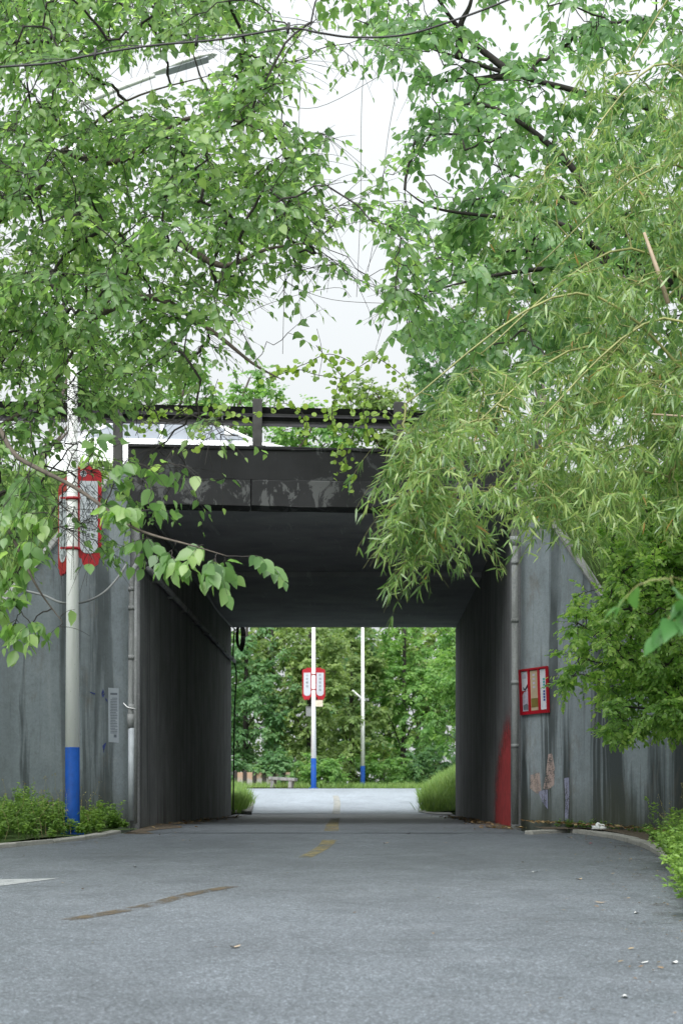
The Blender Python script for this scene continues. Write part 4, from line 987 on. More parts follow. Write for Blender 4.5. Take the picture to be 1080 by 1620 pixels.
# the low bough hanging in front of the sign and the tunnel mouth, from a second stem
B2 = Vector((-6.15, 17.9, zr(18)))
bl = [[B2 + Vector((.1, 0, 2.2)), P(-70, 660, 16.6), P(30, 725, 15.6), P(120, 772, 15), P(200, 828, 14.6), P(240, 846, 14.4), P(300, 862, 14.2), P(360, 880, 14.1)],
      [P(-70, 660, 16.6), P(-30, 760, 16.2), P(20, 850, 15.8), P(60, 930, 15.6), P(100, 985, 15.5)]]
pix = [(215, 800, 14.5), (245, 805, 14.4), (262, 862, 14.3), (290, 878, 14.2), (318, 868, 14.2), (345, 886, 14.1), (368, 884, 14.1), (402, 880, 14.0), (235, 840, 14.5), (270, 740, 14.8), (255, 735, 14.8),
       (20, 840, 15.8), (45, 880, 15.7), (15, 905, 15.8), (40, 950, 15.6), (60, 985, 15.6), (85, 985, 15.5), (110, 985, 15.5), (20, 985, 15.7), (45, 1005, 15.6), (10, 930, 15.8), (-40, 880, 16), (-60, 930, 16), (-60, 990, 16), (-20, 960, 16), (-30, 830, 16),
       (60, 815, 15.3), (30, 790, 15.4), (62, 860, 15.3), (20, 760, 15.5), (140, 880, 14.9), (115, 850, 15.0), (50, 770, 15.3), (70, 800, 15.2), (180, 760, 14.8), (205, 740, 14.7), (190, 700, 15), (160, 690, 15), (215, 780, 14.6), (175, 790, 14.8)]
s2 = np.array([tuple(P(*p)) for p in pix]) + RNG.normal(0, .05, (len(pix), 3))
tree('leafy_tree', 'slender young tree whose low bough hangs before the red sign', tuple(B2),
     [B2 - Vector((0, 0, .2)), B2 + Vector((.05, 0, 1.2)), B2 + Vector((.12, 0, 2.6)), B2 + Vector((.3, .1, 4.6))], bl, s2,
     dict(n_tw=2.2, tw=(.12, .32), n_lf=5, size=(.10, .185), droop=.7, side=.6, up=.55, face=.75), T_broad(.66), M_LEAF_L, M_BARK, trunk_r=(.07, .03), limb_r=.030, twigmat=M_DARKTWIG, group='trees leaning over the road', sag=.05)

# ------------------------------------------------------------------ the dark limbed tree on the right
g_right = ["00356666777766",   # y -160, x from 400
           "02455666777766",   # -80
           "03554567777766",   # 0
           "01135678877766",   # 80
           "01168888888766",   # 160
           "00268888887655",   # 240
           "01378888777555",   # 320
           "01357888777555",   # 400
           "01247888776444",   # 480
           "00136777664333"]   # 560
def d_right(px, py, rng): return float(np.clip(rng.normal(21.2, 1.4), 18.6, 24.0))
spr = grid_points([[int(ch) for ch in row[:11]] for row in g_right], 400, -160, 80, 1.3, d_right, clump=.5); spr = spr[open_sky(spr, .16)]
B3 = Vector((5.9, 20.8, zr(20.8) + .1))
lim = [[B3 + Vector((-.2, 0, 3.4)), P(1160, 640, 21), P(1050, 430, 21), P(940, 340, 21), P(840, 290, 21), P(760, 250, 21)],
       [P(1050, 430, 21), P(980, 425, 20.8), P(900, 360, 20.5), P(800, 345, 20.4), P(690, 330, 20.3), P(640, 300, 20.2)],
       [P(1090, 440, 21), P(1000, 415, 20.6), P(860, 425, 20.2), P(760, 440, 20), P(650, 470, 20)],
       [B3 + Vector((-.2, 0, 6.2)), P(1060, 200, 21.5), P(930, 150, 21.5), P(810, 118, 21.5), P(725, 92, 21.5), P(640, 60, 21.5), P(560, 30, 21.5)],
       [P(810, 118, 21.5), P(740, 60, 21.5), P(700, 10, 21.4), P(660, -60, 21.3)], [P(725, 92, 21.5), P(728, 40, 21.4), P(745, 0, 21.3), P(750, -80, 21.2)],
       [P(940, 340, 21), P(900, 260, 21), P(800, 180, 21.2), P(720, 170, 21.2), P(650, 260, 21)],
       [P(810, 118, 21.5), P(760, 125, 21.6), P(700, 128, 21.5), P(655, 140, 21.5)]]
leafR = dict(n_tw=5.0, tw=(.28, .62), n_lf=7, size=(.085, .165), droop=.4, side=.75, up=.6, face=.7)
tree('leafy_tree', 'broad leaved tree with dark forking limbs behind the bamboo', tuple(B3),
     [B3 - Vector((0, 0, .2)), B3 + Vector((-.1, 0, 2)), B3 + Vector((-.2, 0, 4)), B3 + Vector((-.3, .1, 6.5)), B3 + Vector((-.5, 0, 9.6))], lim, spr, leafR, T_broad(.68), M_LEAF_R, M_DARKTWIG, trunk_r=(.26, .09), limb_r=.055, group='trees leaning over the road')

# ------------------------------------------------------------------ bamboo
g_bam = ["0000000122222",    # y -80, x from 560
         "0000011234444",    # 0
         "0000134677777",    # 80
         "0001246788888",    # 160
         "0002467889999",    # 240
         "0002456789999",    # 320
         "0001346789999",    # 400
         "0002355788888",    # 480
         "0147888999999",    # 560
         "4899999999999",    # 640
         "7555444333333",    # 720
         "2100000000000",    # 800
         "0000000000000"]    # 880
def d_bam(px, py, rng): return float(np.clip(rng.normal(16.6, 1.0), 14.4, 18.6))
spb = grid_points([[int(ch) for ch in row[:9]] for row in g_bam], 560, -80, 80, 2.2, d_bam, clump=.35)
bx_p, by_p, _ = project(spb); spb = spb[bx_p > np.interp(by_p, [0, 80, 160, 240, 320, 400, 480, 560, 640, 720, 800, 900], [900, 860, 810, 770, 760, 790, 760, 735, 680, 655, 655, 650])]
ends = [(640, 850, 15.6), (642, 880, 15.6), (655, 830, 15.7), (640, 790, 15.7), (632, 750, 15.7), (645, 815, 15.5), (662, 790, 15.5), (630, 710, 15.7), (650, 740, 15.6), (640, 690, 15.6), (660, 700, 15.6), (732, 838, 15.9), (700, 800, 15.8), (870, 830, 16.2), (855, 810, 16.2), (690, 640, 16)]
spb = np.concatenate([spb, np.array([tuple(P(e[0] + RNG.normal(15, 8), e[1] + RNG.normal(-5, 12), e[2] + RNG.normal(0, .15))) for e in ends for _ in range(3)])])

BB = Vector((4.9, 17.2, zr(17) + .1))
bam = thing('bamboo', tuple(BB), 'arching bamboo clump drooping over the road in front of the right tunnel mouth', 'bamboo')
culms = []
for k, (rx, ry, tip) in enumerate([(4.6, 16.4, (640, 640, 15.8)), (4.9, 16.9, (760, 560, 16)), (5.3, 17.4, (850, 420, 16.5)), (4.7, 17.6, (900, 260, 17)), (5.0, 16.1, (980, 120, 17)), (5.5, 16.6, (1040, 20, 17)), (4.4, 16.8, (700, 720, 16)), (5.1, 17.9, (1000, 330, 17)), (5.4, 17.0, (930, 600, 16.4)), (4.8, 15.8, (830, 690, 15.6)), (5.8, 17.3, (1150, -60, 17)), (5.2, 15.6, (1090, 560, 15.8))]):
    a = Vector((rx, ry, zr(ry))); e = P(*tip); top = max(e.z + 1.1, 5.5)
    m1 = a + Vector((.05, 0, top * .45)); m2 = a.lerp(e, .30); m2.z = top * .83; m3 = a.lerp(e, .62); m3.z = max(e.z + .75, top)
    c = smoothline([a, m1, m2, m3, e], 7); culms.append(np.array([tuple(p) for p in c]))
    tube('culm', c, list(np.linspace(.028, .006, len(c))), M_CULM, bam, 8)
tube('dry_culm', [P(1056, 480, 15.2), P(1040, 430, 15.2), P(1018, 368, 15.2)], [.022, .021, .013], M_DRYCULM, bam, 8)
tube('dry_culm', [P(1200, 640, 15.6), P(1100, 660, 15.4), P(1030, 655, 15.3)], [.012, .011, .007], M_DRYCULM, bam, 8)
lines = grow(spb, culms, RNG, .08, .10, .0035)
V, fc = tubes_np([(a, np.minimum(b, .012)) for a, b in lines], 4); npmesh('branches', V, fc, None, M_CULM, bam, True, kind='stuff')
Pt, D, N, S, var, tl = [], [], [], [], [], []
for s, (ln, rr) in zip(spb, lines):
    bv = RNG.random()
    for q in range(4):
        a0 = RNG.uniform(0, 6.28); v = np.array([math.cos(a0) * .8 - .15, math.sin(a0) * .7 - .15, RNG.uniform(-.1, .3)]); v /= np.linalg.norm(v); L = RNG.uniform(.25, .55)
        t_ = np.linspace(0, 1, 6); pts = s + v * (L * t_)[:, None]; pts[:, 2] -= L * 1.0 * t_ ** 1.9
        tl.append((pts, np.linspace(.0022, .001, 6)))
        for k in range(9):
            u_ = RNG.uniform(.12, 1) * 5; i_ = min(4, int(u_)); p0 = pts[i_] * (1 - u_ + i_) + pts[i_ + 1] * (u_ - i_); tg = pts[i_ + 1] - pts[i_]; tg /= np.linalg.norm(tg)
            for j in range(RNG.integers(1, 4)):
                d = tg * RNG.uniform(.3, 1.1) + RNG.normal(0, .62, 3) + np.array([0, 0, -.38]); Pt.append(p0); D.append(d); N.append(RNG.normal(0, .75, 3) + np.array([0, -.4, .7])); S.append(RNG.uniform(.07, .165) * (1.15 if RNG.random() < .15 else 1))
                var.append(.985 if RNG.random() < .008 else np.clip(.08 + .46 * bv + RNG.normal(.15, .22), 0, .93))
V, fc = tubes_np(tl, 3); npmesh('twigs', V, fc, None, M_CULM, bam, kind='stuff')
Pt, D, N, S, var = np.array(Pt), np.array(D), np.array(N), np.array(S), np.array(var)
leaves_to_scene(Pt, D, N, S, var, T_blade(.135), M_LEAF_B, bam, 290, 'foliage')
print('BAMBOO', len(S))

# ------------------------------------------------------------------ glossy evergreen beside the right wing wall
g_cam = ["001433", "004833", "028933", "048844", "049944", "015433"]      # x from 800 step 80, y from 760
def d_cam(px, py, rng): return float(np.clip(rng.normal(20.6, .75), 19.2, 22.4))
spr = grid_points([[int(ch) for ch in row[:6]] for row in g_cam], 800, 720, 80, 5.6, d_cam)
px_, py_, _ = project(spr); spr = spr[~((px_ < 905) & (py_ < 1020)) & ~(px_ < 893) & ~((px_ < 945) & (py_ < 860)) & ~(py_ > 1160) & ~((px_ < 935) & (py_ > 1085))]
B4 = Vector((4.75, 20.9, zr(20.9) + .1))
lim = [[B4 + Vector((0, 0, 1.2)), P(1100, 1060, 20.8), P(1030, 1040, 20.7), P(960, 1050, 20.6), P(915, 1040, 20.5)], [B4 + Vector((0, 0, 1.8)), P(1090, 960, 20.8), P(1020, 940, 20.7), P(960, 930, 20.7)],
       [B4 + Vector((0, 0, .9)), P(1100, 1140, 20.6), P(1010, 1120, 20.4), P(960, 1120, 20.4)], [B4 + Vector((.05, 0, 2.6)), P(1110, 860, 20.9), P(1050, 820, 20.8)]]
tree('evergreen_tree', 'dense small leaved evergreen in front of the right wing wall', tuple(B4), [B4 - Vector((0, 0, .2)), B4 + Vector((.03, 0, 1.3)), B4 + Vector((.05, 0, 2.6)), B4 + Vector((0, .1, 4.2))], lim, spr,
     dict(n_tw=7, tw=(.10, .30), n_lf=9, size=(.052, .095), droop=.3, side=.7, up=.5, face=1.1), T_ellip(.56), M_LEAF_C, M_DARKTWIG, trunk_r=(.09, .04), limb_r=.03)

# out of focus sapling close to the camera at the right verge
B5 = Vector((2.05, 7.4, zr(7.4) + .06))
s5 = np.array([tuple(P(*p)) for p in [(1010, 925, 7.0), (1062, 922, 7.0), (1075, 965, 7.1), (1050, 985, 7.1), (1085, 1000, 7.2), (1120, 930, 7.2), (1140, 990, 7.2), (1160, 900, 7.3), (1240, 1100, 7.35), (1290, 1150, 7.4), (1230, 1220, 7.4), (1300, 1260, 7.45), (1340, 1000, 7.4), (1260, 1000, 7.35), (1250, 1330, 7.4)]])
tree('sapling', 'broad leaved sapling with soft bright leaves beside the road', tuple(B5), [B5 - Vector((0, 0, .1)), B5 + Vector((-.02, 0, .9)), B5 + Vector((-.1, 0, 2.0))],
     [[B5 + Vector((-.08, 0, 1.7)), P(1190, 960, 7.3), P(1120, 930, 7.1), P(1060, 912, 7.0)]], s5, dict(n_tw=.6, tw=(.06, .12), n_lf=3, size=(.10, .15), droop=.45, side=.6, up=.7, face=.6), T_broad(.6), M_LEAF_N, M_CULM, trunk_r=(.014, .006), limb_r=.007)

# ------------------------------------------------------------------ creeping vine over the guardrail and bare dangling stems
vr = thing('climbing_vine', P(540, 640, 26.55), 'yellow green creeper trailing over the crash barrier and parapet', 'vine')
strands = [[(600, 560), (560, 585), (535, 610), (525, 660), (545, 690), (530, 720), (538, 740), (533, 755)], [(545, 600), (555, 640), (560, 680), (548, 720), (552, 745), (555, 772)], [(545, 600), (530, 640), (520, 670)],
           [(425, 645), (450, 640), (475, 650), (485, 670), (480, 690), (492, 705)], [(405, 655), (380, 660), (355, 650), (340, 660), (325, 680), (312, 695), (305, 712)], [(300, 640), (280, 650), (265, 645), (250, 655), (232, 680)],
           [(640, 650), (625, 660), (610, 650), (590, 655)], [(650, 640), (640, 670), (625, 690), (630, 710)], [(690, 640), (660, 648), (640, 650)], [(560, 575), (520, 560), (480, 575), (450, 590), (420, 600)], [(500, 545), (520, 570), (545, 600)],
           [(250, 655), (235, 640), (215, 690)], [(345, 600), (335, 630), (340, 660)], [(580, 560), (610, 575), (640, 600), (650, 640)], [(430, 600), (470, 585), (500, 590), (545, 600)], [(590, 600), (580, 630), (575, 660), (585, 700)]]
Pt, D, N, S, var, tl = [], [], [], [], [], []
for st in strands:
    c = limb_np([P(a, b, 26.45) + Vector((0, RNG.normal(0, .05), 0)) for a, b in st], 8); tl.append((c, np.full(len(c), .006)))
    Lc = np.cumsum(np.r_[0, np.linalg.norm(np.diff(c, axis=0), axis=1)])
    for s_ in np.arange(.02, Lc[-1], .036):
        p0 = np.array([np.interp(s_, Lc, c[:, i]) for i in range(3)]) + RNG.normal(0, .05, 3); Pt.append(p0); D.append(RNG.normal(0, .8, 3) + np.array([0, -.2, -.5])); N.append(np.array([RNG.normal(0, .3), -1, .5]) + RNG.normal(0, .35, 3)); S.append(RNG.uniform(.05, .115)); var.append(np.clip(RNG.normal(.55, .22), 0, .95))
V, fc = tubes_np(tl, 4); npmesh('stem', V, fc, None, M_DARKTWIG, vr, True)
leaves_to_scene(np.array(Pt), np.array(D), np.array(N), np.array(S), np.array(var), T_round(), M_LEAF_V, vr, 250, 'foliage')
dg_ = [[(590, -20), (575, 150), (570, 320), (562, 470)], [(640, 60), (625, 200), (598, 330), (580, 430)], [(480, 100), (470, 260), (455, 420), (450, 560)], [(400, 300), (420, 420), (500, 470), (600, 480)], [(360, 430), (430, 400), (530, 360), (600, 345)], [(345, 520), (430, 480), (520, 455), (560, 470)], [(420, 160), (500, 170), (600, 120)], [(500, 520), (505, 560), (500, 600)]]
dv = thing('hanging_climber', P(560, 300, 20), 'thin bare climber stems dangling against the open sky', 'vine')
for st in dg_:
    c = smoothline([P(a + RNG.normal(0, 4), b, 20 + RNG.normal(0, .3)) for a, b in st], 6); tube('stem', c, .003, M_DARKTWIG, dv, 4)

# ------------------------------------------------------------------ trees beyond the bridge
FR_ = np.random.default_rng(5)
def ball(cx, cy, cz, rx, ry, rz, n, low=1.0):
    out = []
    while len(out) < n:
        q = FR_.uniform(-1, 1, 3); r = np.linalg.norm(q)
        if r > 1 or r < .35: continue
        # lumpy outline
        k = .82 + .25 * math.sin(q[0] * 5 + cx) * math.cos(q[2] * 4 + cy)
        out.append((cx + q[0] * rx * k, cy + q[1] * ry * k, cz + q[2] * rz * k))
    return np.array(out)
def far_tree(label, x, d, h, cz, rx, rz, n, mat, size=(.17, .28), trunk=(.16, .05), bark=M_DARKTWIG, ground=None, group='trees beyond the underpass', T=None, n_lf=8, tw=(.35, .8), n_tw=6.5, ry=None, foot=None):
    z0 = zr(d) if ground is None else ground
    b = Vector((x, d, z0)); s = ball(x, d, cz, rx, ry or rx, rz, n)
    s = s[s[:, 2] > z0 + .4]
    lim = [[b + Vector((0, 0, (cz - z0) * f)), Vector((x + rx * .35 * a, d + rx * .3 * c, cz - rz * .1 + rz * e * .3)), Vector((x + rx * .7 * a, d + rx * .6 * c, cz + rz * e))] for f, a, c, e in ((.35, -1, .3, -.2), (.45, 1, -.3, -.1), (.6, -.6, -.8, .3), (.7, .7, .5, .4))]
    f0 = b if foot is None else Vector(foot); tp_ = b + Vector((.1, 0, h)) if foot is None else Vector((x, d, cz + rz * .6))
    if foot is not None: lim = [[f0.lerp(tp_, .55) + Vector((0, 0, 1.0)), Vector((x, d, cz - rz * .4)), Vector((x + a * rx * .6, d, cz + rz * .2))] for a in (-1, 1)]
    return tree('leafy_tree', label, tuple(f0), [f0 - Vector((0, 0, .3)), f0.lerp(tp_, .3) + Vector((0, 0, 1.2)), f0.lerp(tp_, .65) + Vector((0, 0, .9)), tp_], lim, s,
                dict(n_tw=n_tw, tw=tw, n_lf=n_lf, size=size, droop=.3, side=.7, up=.8, face=.5), T or T_ellip(.56), mat, bark, group, 0, 'tree', trunk, .05, r_end=.008, rng=FR_, lowtwigs=False)
for a in [('dark green bushy tree left of the far lamp post with the red sign', -6.0, 83.5, 9, 6.2, 3.0, 4.6, 170, M_LEAF_F1), ('olive green tree right behind the far red sign', -2.9, 84, 11, 7.2, 2.7, 5.8, 190, M_LEAF_F2),
          ('olive green tree between the two far lamp posts', -.9, 90, 12, 7.6, 2.6, 6.4, 190, M_LEAF_F2), ('bright green tree right behind the plain far lamp post', 1.9, 92, 12, 7.4, 2.7, 6.4, 190, M_LEAF_F3),
          ('fresh green tree leaning over the far road bend', 5.2, 84, 11, 7.6, 2.7, 4.4, 160, M_LEAF_F3), ('light green tree above the grassy bank beyond the tunnel', 4.9, 63, 9, 7.4, 2.5, 2.7, 120, M_LEAF_F3)]:
    far_tree(*a)
for k, (x, d, mt, nm) in enumerate([(-15, 104, M_LEAF_F2, 'tall olive tree at the far left end of the background wood'), (-10.5, 100, M_LEAF_F1, 'tall dark tree behind the low far wall'), (-6, 106, M_LEAF_F2, 'tall olive tree behind the dark bushy tree'),
                                    (-1.5, 108, M_LEAF_F1, 'tall dark tree deep behind the far red sign'), (3.2, 108, M_LEAF_F2, 'tall olive tree deep behind the plain far lamp post'), (7.5, 102, M_LEAF_F1, 'tall dark tree beyond the far road bend'), (12.5, 104, M_LEAF_F3, 'tall bright tree at the far right end of the background wood')]):
    far_tree(nm, x, d, 15, 8.6, 3.9, 8.4, 140, mt, (.32, .50), tw=(.5, 1.1))
for x, d, cz, r, rz, mt, nm in [(-2.2, 79, 2.9, 1.6, .95, M_LEAF_F3, 'low green bush behind the far lamp post with the sign'), (.8, 88, 3.0, 2.2, 1.2, M_LEAF_F3, 'low green bush beside the plain far lamp post'), (-4.3, 79.5, 3.1, 1.1, 1.0, M_LEAF_F1, 'dark bush behind the stone bench'),
                             (3.4, 88, 3.2, 1.8, 1.5, M_LEAF_F1, 'dark bush at the bend of the far road'), (-7.5, 81.5, 3.1, 1.8, 1.2, M_LEAF_F1, 'dark bush at the far end of the low wall'), (-8.5, 97, 4.0, 3.2, 2.2, M_LEAF_F1, 'large dark bush at the left foot of the background wood'), (-2.5, 98, 4.0, 3.2, 2.2, M_LEAF_F2, 'large olive bush behind the far sign'), (3.6, 98, 4.2, 3.2, 2.4, M_LEAF_F1, 'large dark bush behind the plain far lamp post'), (8.6, 96, 4.4, 3.2, 2.6, M_LEAF_F3, 'large bright bush at the right foot of the background wood'), (6.2, 76, 4.2, 2.0, 1.6, M_LEAF_F3, 'bright bush above the right grass bank')]:
    b = Vector((x, d, zr(d))); s = ball(x, d, cz, r, r * .8, rz, int(45 + 22 * r)); s = s[s[:, 2] > zr(d) + .15]
    tree('bush', nm, tuple(b), [b - Vector((0, 0, .1)), b + Vector((0, 0, .6)), b + Vector((.1, 0, 1.2))], [[b + Vector((0, 0, .3)), b + Vector((s_ * .5, .1, .9)), b + Vector((s_ * .9, .2, 1.3))] for s_ in (-1, 1)], s,
         dict(n_tw=5, tw=(.2, .5), n_lf=8, size=(.12, .22), droop=.3, side=.7, up=.8, face=.5), T_ellip(.5), mt, M_DARKTWIG, 'bushes beyond the underpass', 0, 'bush', (.05, .02), .02, r_end=.006, rng=FR_, lowtwigs=False)
# a bare dark trunk showing at the road bend
# trees on the far side of the highway, seen over the guardrail
for px, py, d, rx, rz, n, mt, nm in [(300, 628, 56, 1.5, 1.7, 60, M_LEAF_F3, 'pale green tree on the far embankment behind the white car'), (395, 640, 58, 1.4, 1.5, 44, M_LEAF_F3, 'small airy tree on the far embankment above the guardrail post'), (505, 690, 56, 1.7, 1.05, 70, M_LEAF_F3, 'green treetop just behind the guardrail beyond the car'),
                                 (590, 660, 57, 1.5, 1.6, 70, M_LEAF_F2, 'olive treetop behind the guardrail and creeper'), (715, 560, 58, 2.0, 2.6, 110, M_LEAF_F1, 'dark tree on the far embankment behind the bamboo'), (830, 470, 57, 2.4, 3.2, 130, M_LEAF_F2, 'olive tree on the far embankment behind the bamboo'),
                                 (150, 560, 57, 2.2, 3.0, 110, M_LEAF_F3, 'pale tree on the far embankment behind the near lamp post'), (-20, 480, 58, 2.6, 3.6, 110, M_LEAF_F2, 'olive tree on the far embankment left of the near lamp post'), (960, 420, 58, 2.8, 3.8, 120, M_LEAF_F3, 'pale tree on the far embankment behind the dark limbed tree')]:
    c = P(px, py, d)
    far_tree(nm, c.x, d, c.z + rz * .8 - 1.9, c.z, rx, rz, n, mt, (.12, .21), (.12, .03), M_BARK, 1.9, 'trees across the highway', T_ellip(.62), 7, (.25, .6), 5.5, None, (min(c.x, -5.6) - .3 * abs(c.x) if px < 560 else max(c.x, 5.0) + .2 * abs(c.x), 50.2 + (px % 7) * .3, 3.0))

# ------------------------------------------------------------------ weeds and grass
WR_ = np.random.default_rng(9)
Lx = lambda y: float(np.interp(y, [p.y for p in Ld], [p.x for p in Ld])); Rx = lambda y: float(np.interp(y, [p.y for p in Rd], [p.x for p in Rd]))
def weeds(name, label, spots, mat, leaf=(.03, .06), T=None, per=22, root=None):
    """spots: (x, y, z, height, lean); feathery plants"""
    Pt, D, N, S, var, tl = [], [], [], [], [], []
    for x, y, z, h, lx in spots:
        bv = WR_.random(); b = np.array([x, y, z]); a = WR_.uniform(0, 6.28)
        for s_ in range(WR_.integers(2, 5)):
            tip = b + np.array([lx * h + WR_.normal(0, .28) * h, WR_.normal(0, .28) * h - .12 * h, h * WR_.uniform(.6, 1.05)])
            c = curve_np(b, tip, 5, .05, .06, WR_); tl.append((c, np.linspace(.004, .0015, 5)))
            for k in range(per):
                t = WR_.uniform(.12, 1) ** .8; i = min(3, int(t * 4)); f = t * 4 - i
                Pt.append(c[i] * (1 - f) + c[i + 1] * f); an = WR_.uniform(0, 6.28)
                D.append((math.cos(an), math.sin(an), WR_.normal(.15, .4))); N.append((WR_.normal(0, .4), WR_.normal(-.25, .4), .8)); S.append(WR_.uniform(*leaf) * (1.3 - .5 * t))
                var.append(np.clip(.1 + .35 * bv + .38 * t + WR_.normal(0, .13), 0, .95))
    V, fc, vv = scatter(np.array(Pt), np.array(D), np.array(N), np.array(S), np.array(var), T or T_ellip(.45))
    V2, fc2 = tubes_np(tl, 3); k = len(V)
    o = npmesh(name, np.concatenate([V, V2]), fc + [f + k for f in fc2], np.concatenate([vv, np.full(len(V2), .3)]), mat, None, kind='stuff', label=label)
    return len(S)
sp = []
for _ in range(430):
    y = WR_.uniform(19.5, 26.2); wall = -3.74 - (26.86 - y) / 1.2; x0 = Lx(y) - .10; x1 = max(wall + .12, x0 - 3.0)
    if x1 > x0: continue
    x = x0 + (x1 - x0) * WR_.random() ** .9; px = VX + F * x / y
    if px > 214 or px < -160: continue
    hh = .62 if px < 70 else (.32 if 100 < px < 150 else .5); e = min(1, .25 + abs(x - x0) / .5)
    if y > 25.3 and px > 190: hh *= .6
    sp.append((x, y, zr(y) + .06, hh * e * WR_.uniform(.6, 1.1), .05))
weeds('weeds', 'feathery bright green weeds around the foot of the near lamp post', sp, M_WEED, (.035, .075))
sp = []
for _ in range(520):
    y = WR_.uniform(10.5, 22.6); x = Rx(y) + .14 + abs(WR_.normal(0, .55)); e = min(1, .35 + (x - Rx(y)) / .5)
    if WR_.random() < max(0, (y - 20.8) / 2.2): continue
    if y < 13.0 and x < Rx(y) + .35: continue
    sp.append((x, y, zr(y) + .06, (.52 if y > 15 else .42) * e * WR_.uniform(.55, 1.15), -.18))
for _ in range(230):
    y = WR_.uniform(12.9, 19.5); x = Rx(y) + WR_.uniform(.02, .45); sp.append((x, y, zr(y) + .06, WR_.uniform(.16, .42), -.35))
weeds('weeds', 'feathery green weeds leaning over the right kerb', sp, M_WEED, (.037, .075), None, 17)
sp = []
for _ in range(60):
    y = WR_.uniform(23, 26.5); x = 2.44 + (27.28 - y) / 1.8 - WR_.uniform(.02, .25); sp.append((x, y, zr(y) + .05, WR_.uniform(.05, .16), 0))
weeds('weeds', 'tiny weeds sprouting along the foot of the right wing wall', sp, M_WEED, (.02, .045), None, 7)
def grass(name, label, pts, mat, h=(.15, .4), w=.02, n_per=14):
    Pt, D, N, S, var = [], [], [], [], []
    for x, y, z in pts:
        bv = WR_.random()
        for _ in range(n_per):
            Pt.append((x + WR_.normal(0, .10), y + WR_.normal(0, .10), z)); D.append((WR_.normal(0, .35), WR_.normal(0, .35), 1)); N.append((WR_.normal(0, 1), -1 + WR_.normal(0, .6), .4)); S.append(WR_.uniform(*h)); var.append(np.clip(.2 + .4 * bv + WR_.normal(.1, .15), 0, .95))
    V, fc, vv = scatter(np.array(Pt), np.array(D), np.array(N), np.array(S), np.array(var), T_blade(w, .25)); npmesh(name, V, fc, vv, mat, None, kind='stuff', label=label)
pts = []
for _ in range(1500):
    y = WR_.uniform(46.5, 66); x = Rx(y) + .1 + WR_.random() ** 1.4 * 3.6; t = (x - Rx(y)) / 20; pts.append((x, y, bank(Vector((x, y, 0)), t) - .03))
grass('grass', 'long bright grass on the bank right of the far road', pts, M_GRASS, (.18, .5), .05)
pts = []
for _ in range(500):
    y = WR_.uniform(45.6, 60); pts.append((Lx(y) - .2 - WR_.random() ** 1.3 * 2.6, y, zr(y)))
grass('grass', 'bright grass left of the far tunnel mouth', pts, M_GRASS, (.2, .6), .05)
pts = []
for _ in range(1500):
    x = WR_.uniform(-9, 8); y = WR_.uniform(74, 88)
    xe = float(np.interp(y, [p.y for p in Ld if p.y > 62], [p.x for p in Ld if p.y > 62]))
    if x > xe - .25 or (x < -2.9 and y < 76): continue
    pts.append((x, y, zr(y)))
grass('grass', 'soft grass around the feet of the far lamp posts', pts, M_GRASS, (.15, .42), .07, 14)
pts = []
for s_, (y0_, y1_) in ((-1, (22.3, 26.9)), (1, (22.5, 27.3))):
    for _ in range(900):
        v = WR_.random(); y = y1_ + (y0_ - y1_) * v
        x = (-3.9 - 3.9 * v if s_ < 0 else 2.6 + 2.7 * v) + s_ * (.1 + WR_.random() ** 1.5 * 7); pts.append((x, y, (ZD - .12) * (1 - v) + .9 * v))
grass('grass', 'rank grass on the embankment slopes above the wing walls', pts, M_GRASS, (.25, .6), .05, 9)
# dry leaves and crumbs of soil along the foot of the right wall
Pt, D, N, S, var = [], [], [], [], []
for _ in range(650):
    if WR_.random() < .6: y = WR_.uniform(22, 27.2); x = 2.44 + (27.28 - y) / 1.8 - abs(WR_.normal(0, .28)) - .03; z = zr(y) + .115 if x > Rx(y) + .2 else zr(y) + .012
    else: y = WR_.uniform(26.5, 44); x = (2.24 - abs(WR_.normal(0, .25))) if WR_.random() < .6 else (-3.55 + abs(WR_.normal(0, .3))); z = zr(y) + .015
    Pt.append((x, y, z)); a = WR_.uniform(0, 6.28); D.append((math.cos(a), math.sin(a), .1)); N.append((WR_.normal(0, .3), WR_.normal(0, .3), 1)); S.append(WR_.uniform(.04, .11)); var.append(WR_.random())
V, fc, vv = scatter(np.array(Pt), np.array(D), np.array(N), np.array(S), np.array(var), T_ellip(.5, -.15)); npmesh('leaf_litter', V, fc, vv, M_DRY, None, kind='stuff', label='dry leaf litter along the foot of the tunnel walls')

M_STALK = m_leaf('dry_stalk', (.22, .19, .09), (.32, .28, .14), (.42, .38, .2), .3, .7)
Pt, D, N, S, var, tl = [], [], [], [], [], []
def stalk(x, y, z, h):
    c = curve_np(np.array([x, y, z]), np.array([x + WR_.normal(0, .12), y + WR_.normal(0, .12), z + h]), 6, .05, 0, WR_); tl.append((c, np.linspace(.0035, .0012, 6)))
    for k in range(9):
        i = WR_.integers(3, 6); Pt.append(c[i] + WR_.normal(0, .015, 3)); D.append(WR_.normal(0, 1, 3) + np.array([0, 0, .4])); N.append(WR_.normal(0, 1, 3)); S.append(WR_.uniform(.015, .035)); var.append(WR_.random())
for _ in range(26):
    y = WR_.uniform(21, 25.4); wall = -3.74 - (26.86 - y) / 1.2; stalk(max(wall + .15, Lx(y) - .2 - abs(WR_.normal(0, .5))), y, zr(y) + .06, WR_.uniform(.4, .85))
for _ in range(40):
    y = WR_.uniform(14, 22.5); stalk(Rx(y) + .3 + abs(WR_.normal(0, .4)), y, zr(y) + .06, WR_.uniform(.35, .8))
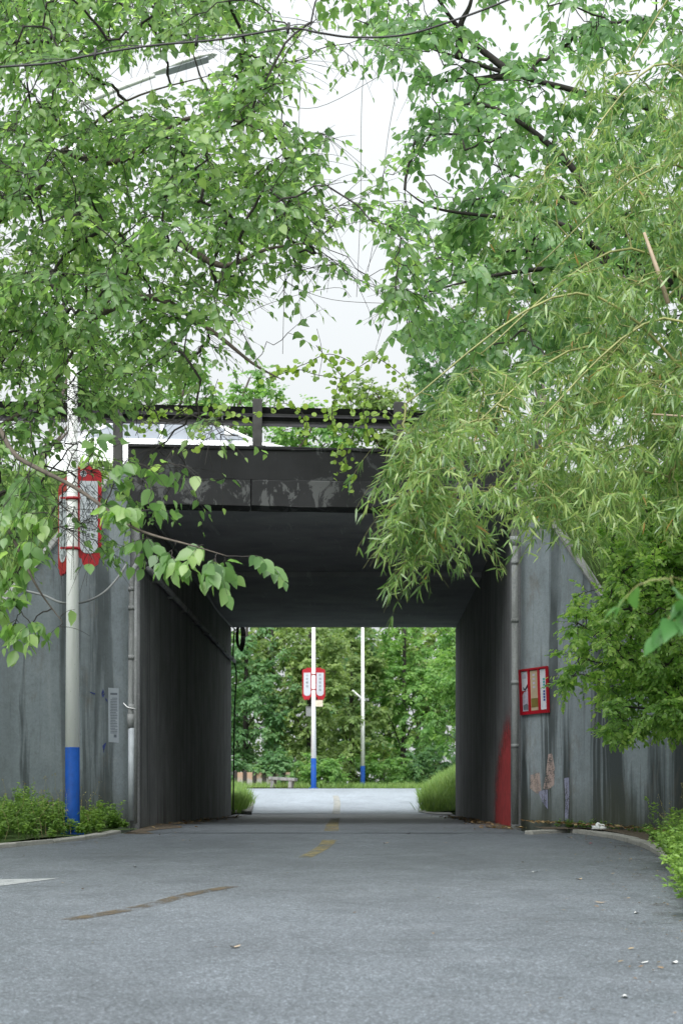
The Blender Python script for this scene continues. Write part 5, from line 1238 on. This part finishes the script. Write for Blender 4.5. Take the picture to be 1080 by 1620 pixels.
V, fc, vv = scatter(np.array(Pt), np.array(D), np.array(N), np.array(S), np.array(var), T_ellip(.5)); V2, fc2 = tubes_np(tl, 3); k = len(V)
npmesh('dry_stalks', np.concatenate([V, V2]), fc + [f + k for f in fc2], np.concatenate([vv, np.full(len(V2), .5)]), M_STALK, None, kind='stuff', label='thin dry seed stalks standing among the verge weeds')
t = NT('kerbside_silt'); n_ = t.noise(3.5, 8, .72); t.alpha(t.ramp(n_, [(.50, 0.0), (.72, .45)])); t.col(t.ramp(t.noise(30, 4), [(.3, (.035, .033, .03)), (.7, (.11, .10, .085))])); t.rough(.95); M_SILT = t.m
for pl, sd_, nm in ((nr, -1, 'right'), (nl, 1, 'left')):
    q_ = [p for p in pl if 13 < p.y < 26]
    wd_ = [.30 + .22 * math.sin(p.y * 1.7) * math.sin(p.y * .61 + 1) for p in q_]
    A_, B_ = off(q_, 0.0), [a for a in q_]
    far_ = [o_ for o_ in (off(q_, sd_ * 1.0))]
    far_ = [a.lerp(b, max(.12, w_)) for a, b, w_ in zip(q_, far_, wd_)]
    strip('roadside_dirt', q_ if sd_ > 0 else far_, far_ if sd_ > 0 else q_, 3, M_SILT, .005, label='dark silt gathered along the ' + nm + ' kerb')
Pt, D, N, S, var = [], [], [], [], []
for _ in range(420):
    y = 7 + 20 * WR_.random() ** .8
    x = Rx(y) - abs(WR_.normal(0, .45)) - .03 if WR_.random() < .62 else (Lx(y) + abs(WR_.normal(0, .5)) + .03 if WR_.random() < .5 else WR_.uniform(max(-6, Lx(y)), Rx(y)))
    Pt.append((x, y, zr(y) + .008)); a = WR_.uniform(0, 6.28); D.append((math.cos(a), math.sin(a), .05)); N.append((WR_.normal(0, .2), WR_.normal(0, .2), 1)); S.append(WR_.uniform(.012, .05)); var.append(WR_.random())
V, fc, vv = scatter(np.array(Pt), np.array(D), np.array(N), np.array(S), np.array(var), T_ellip(.45, -.12)); npmesh('grit_and_leaf_bits', V, fc, vv, M_DRY, None, kind='stuff', label='fine leaf bits and grit scattered over the road surface')
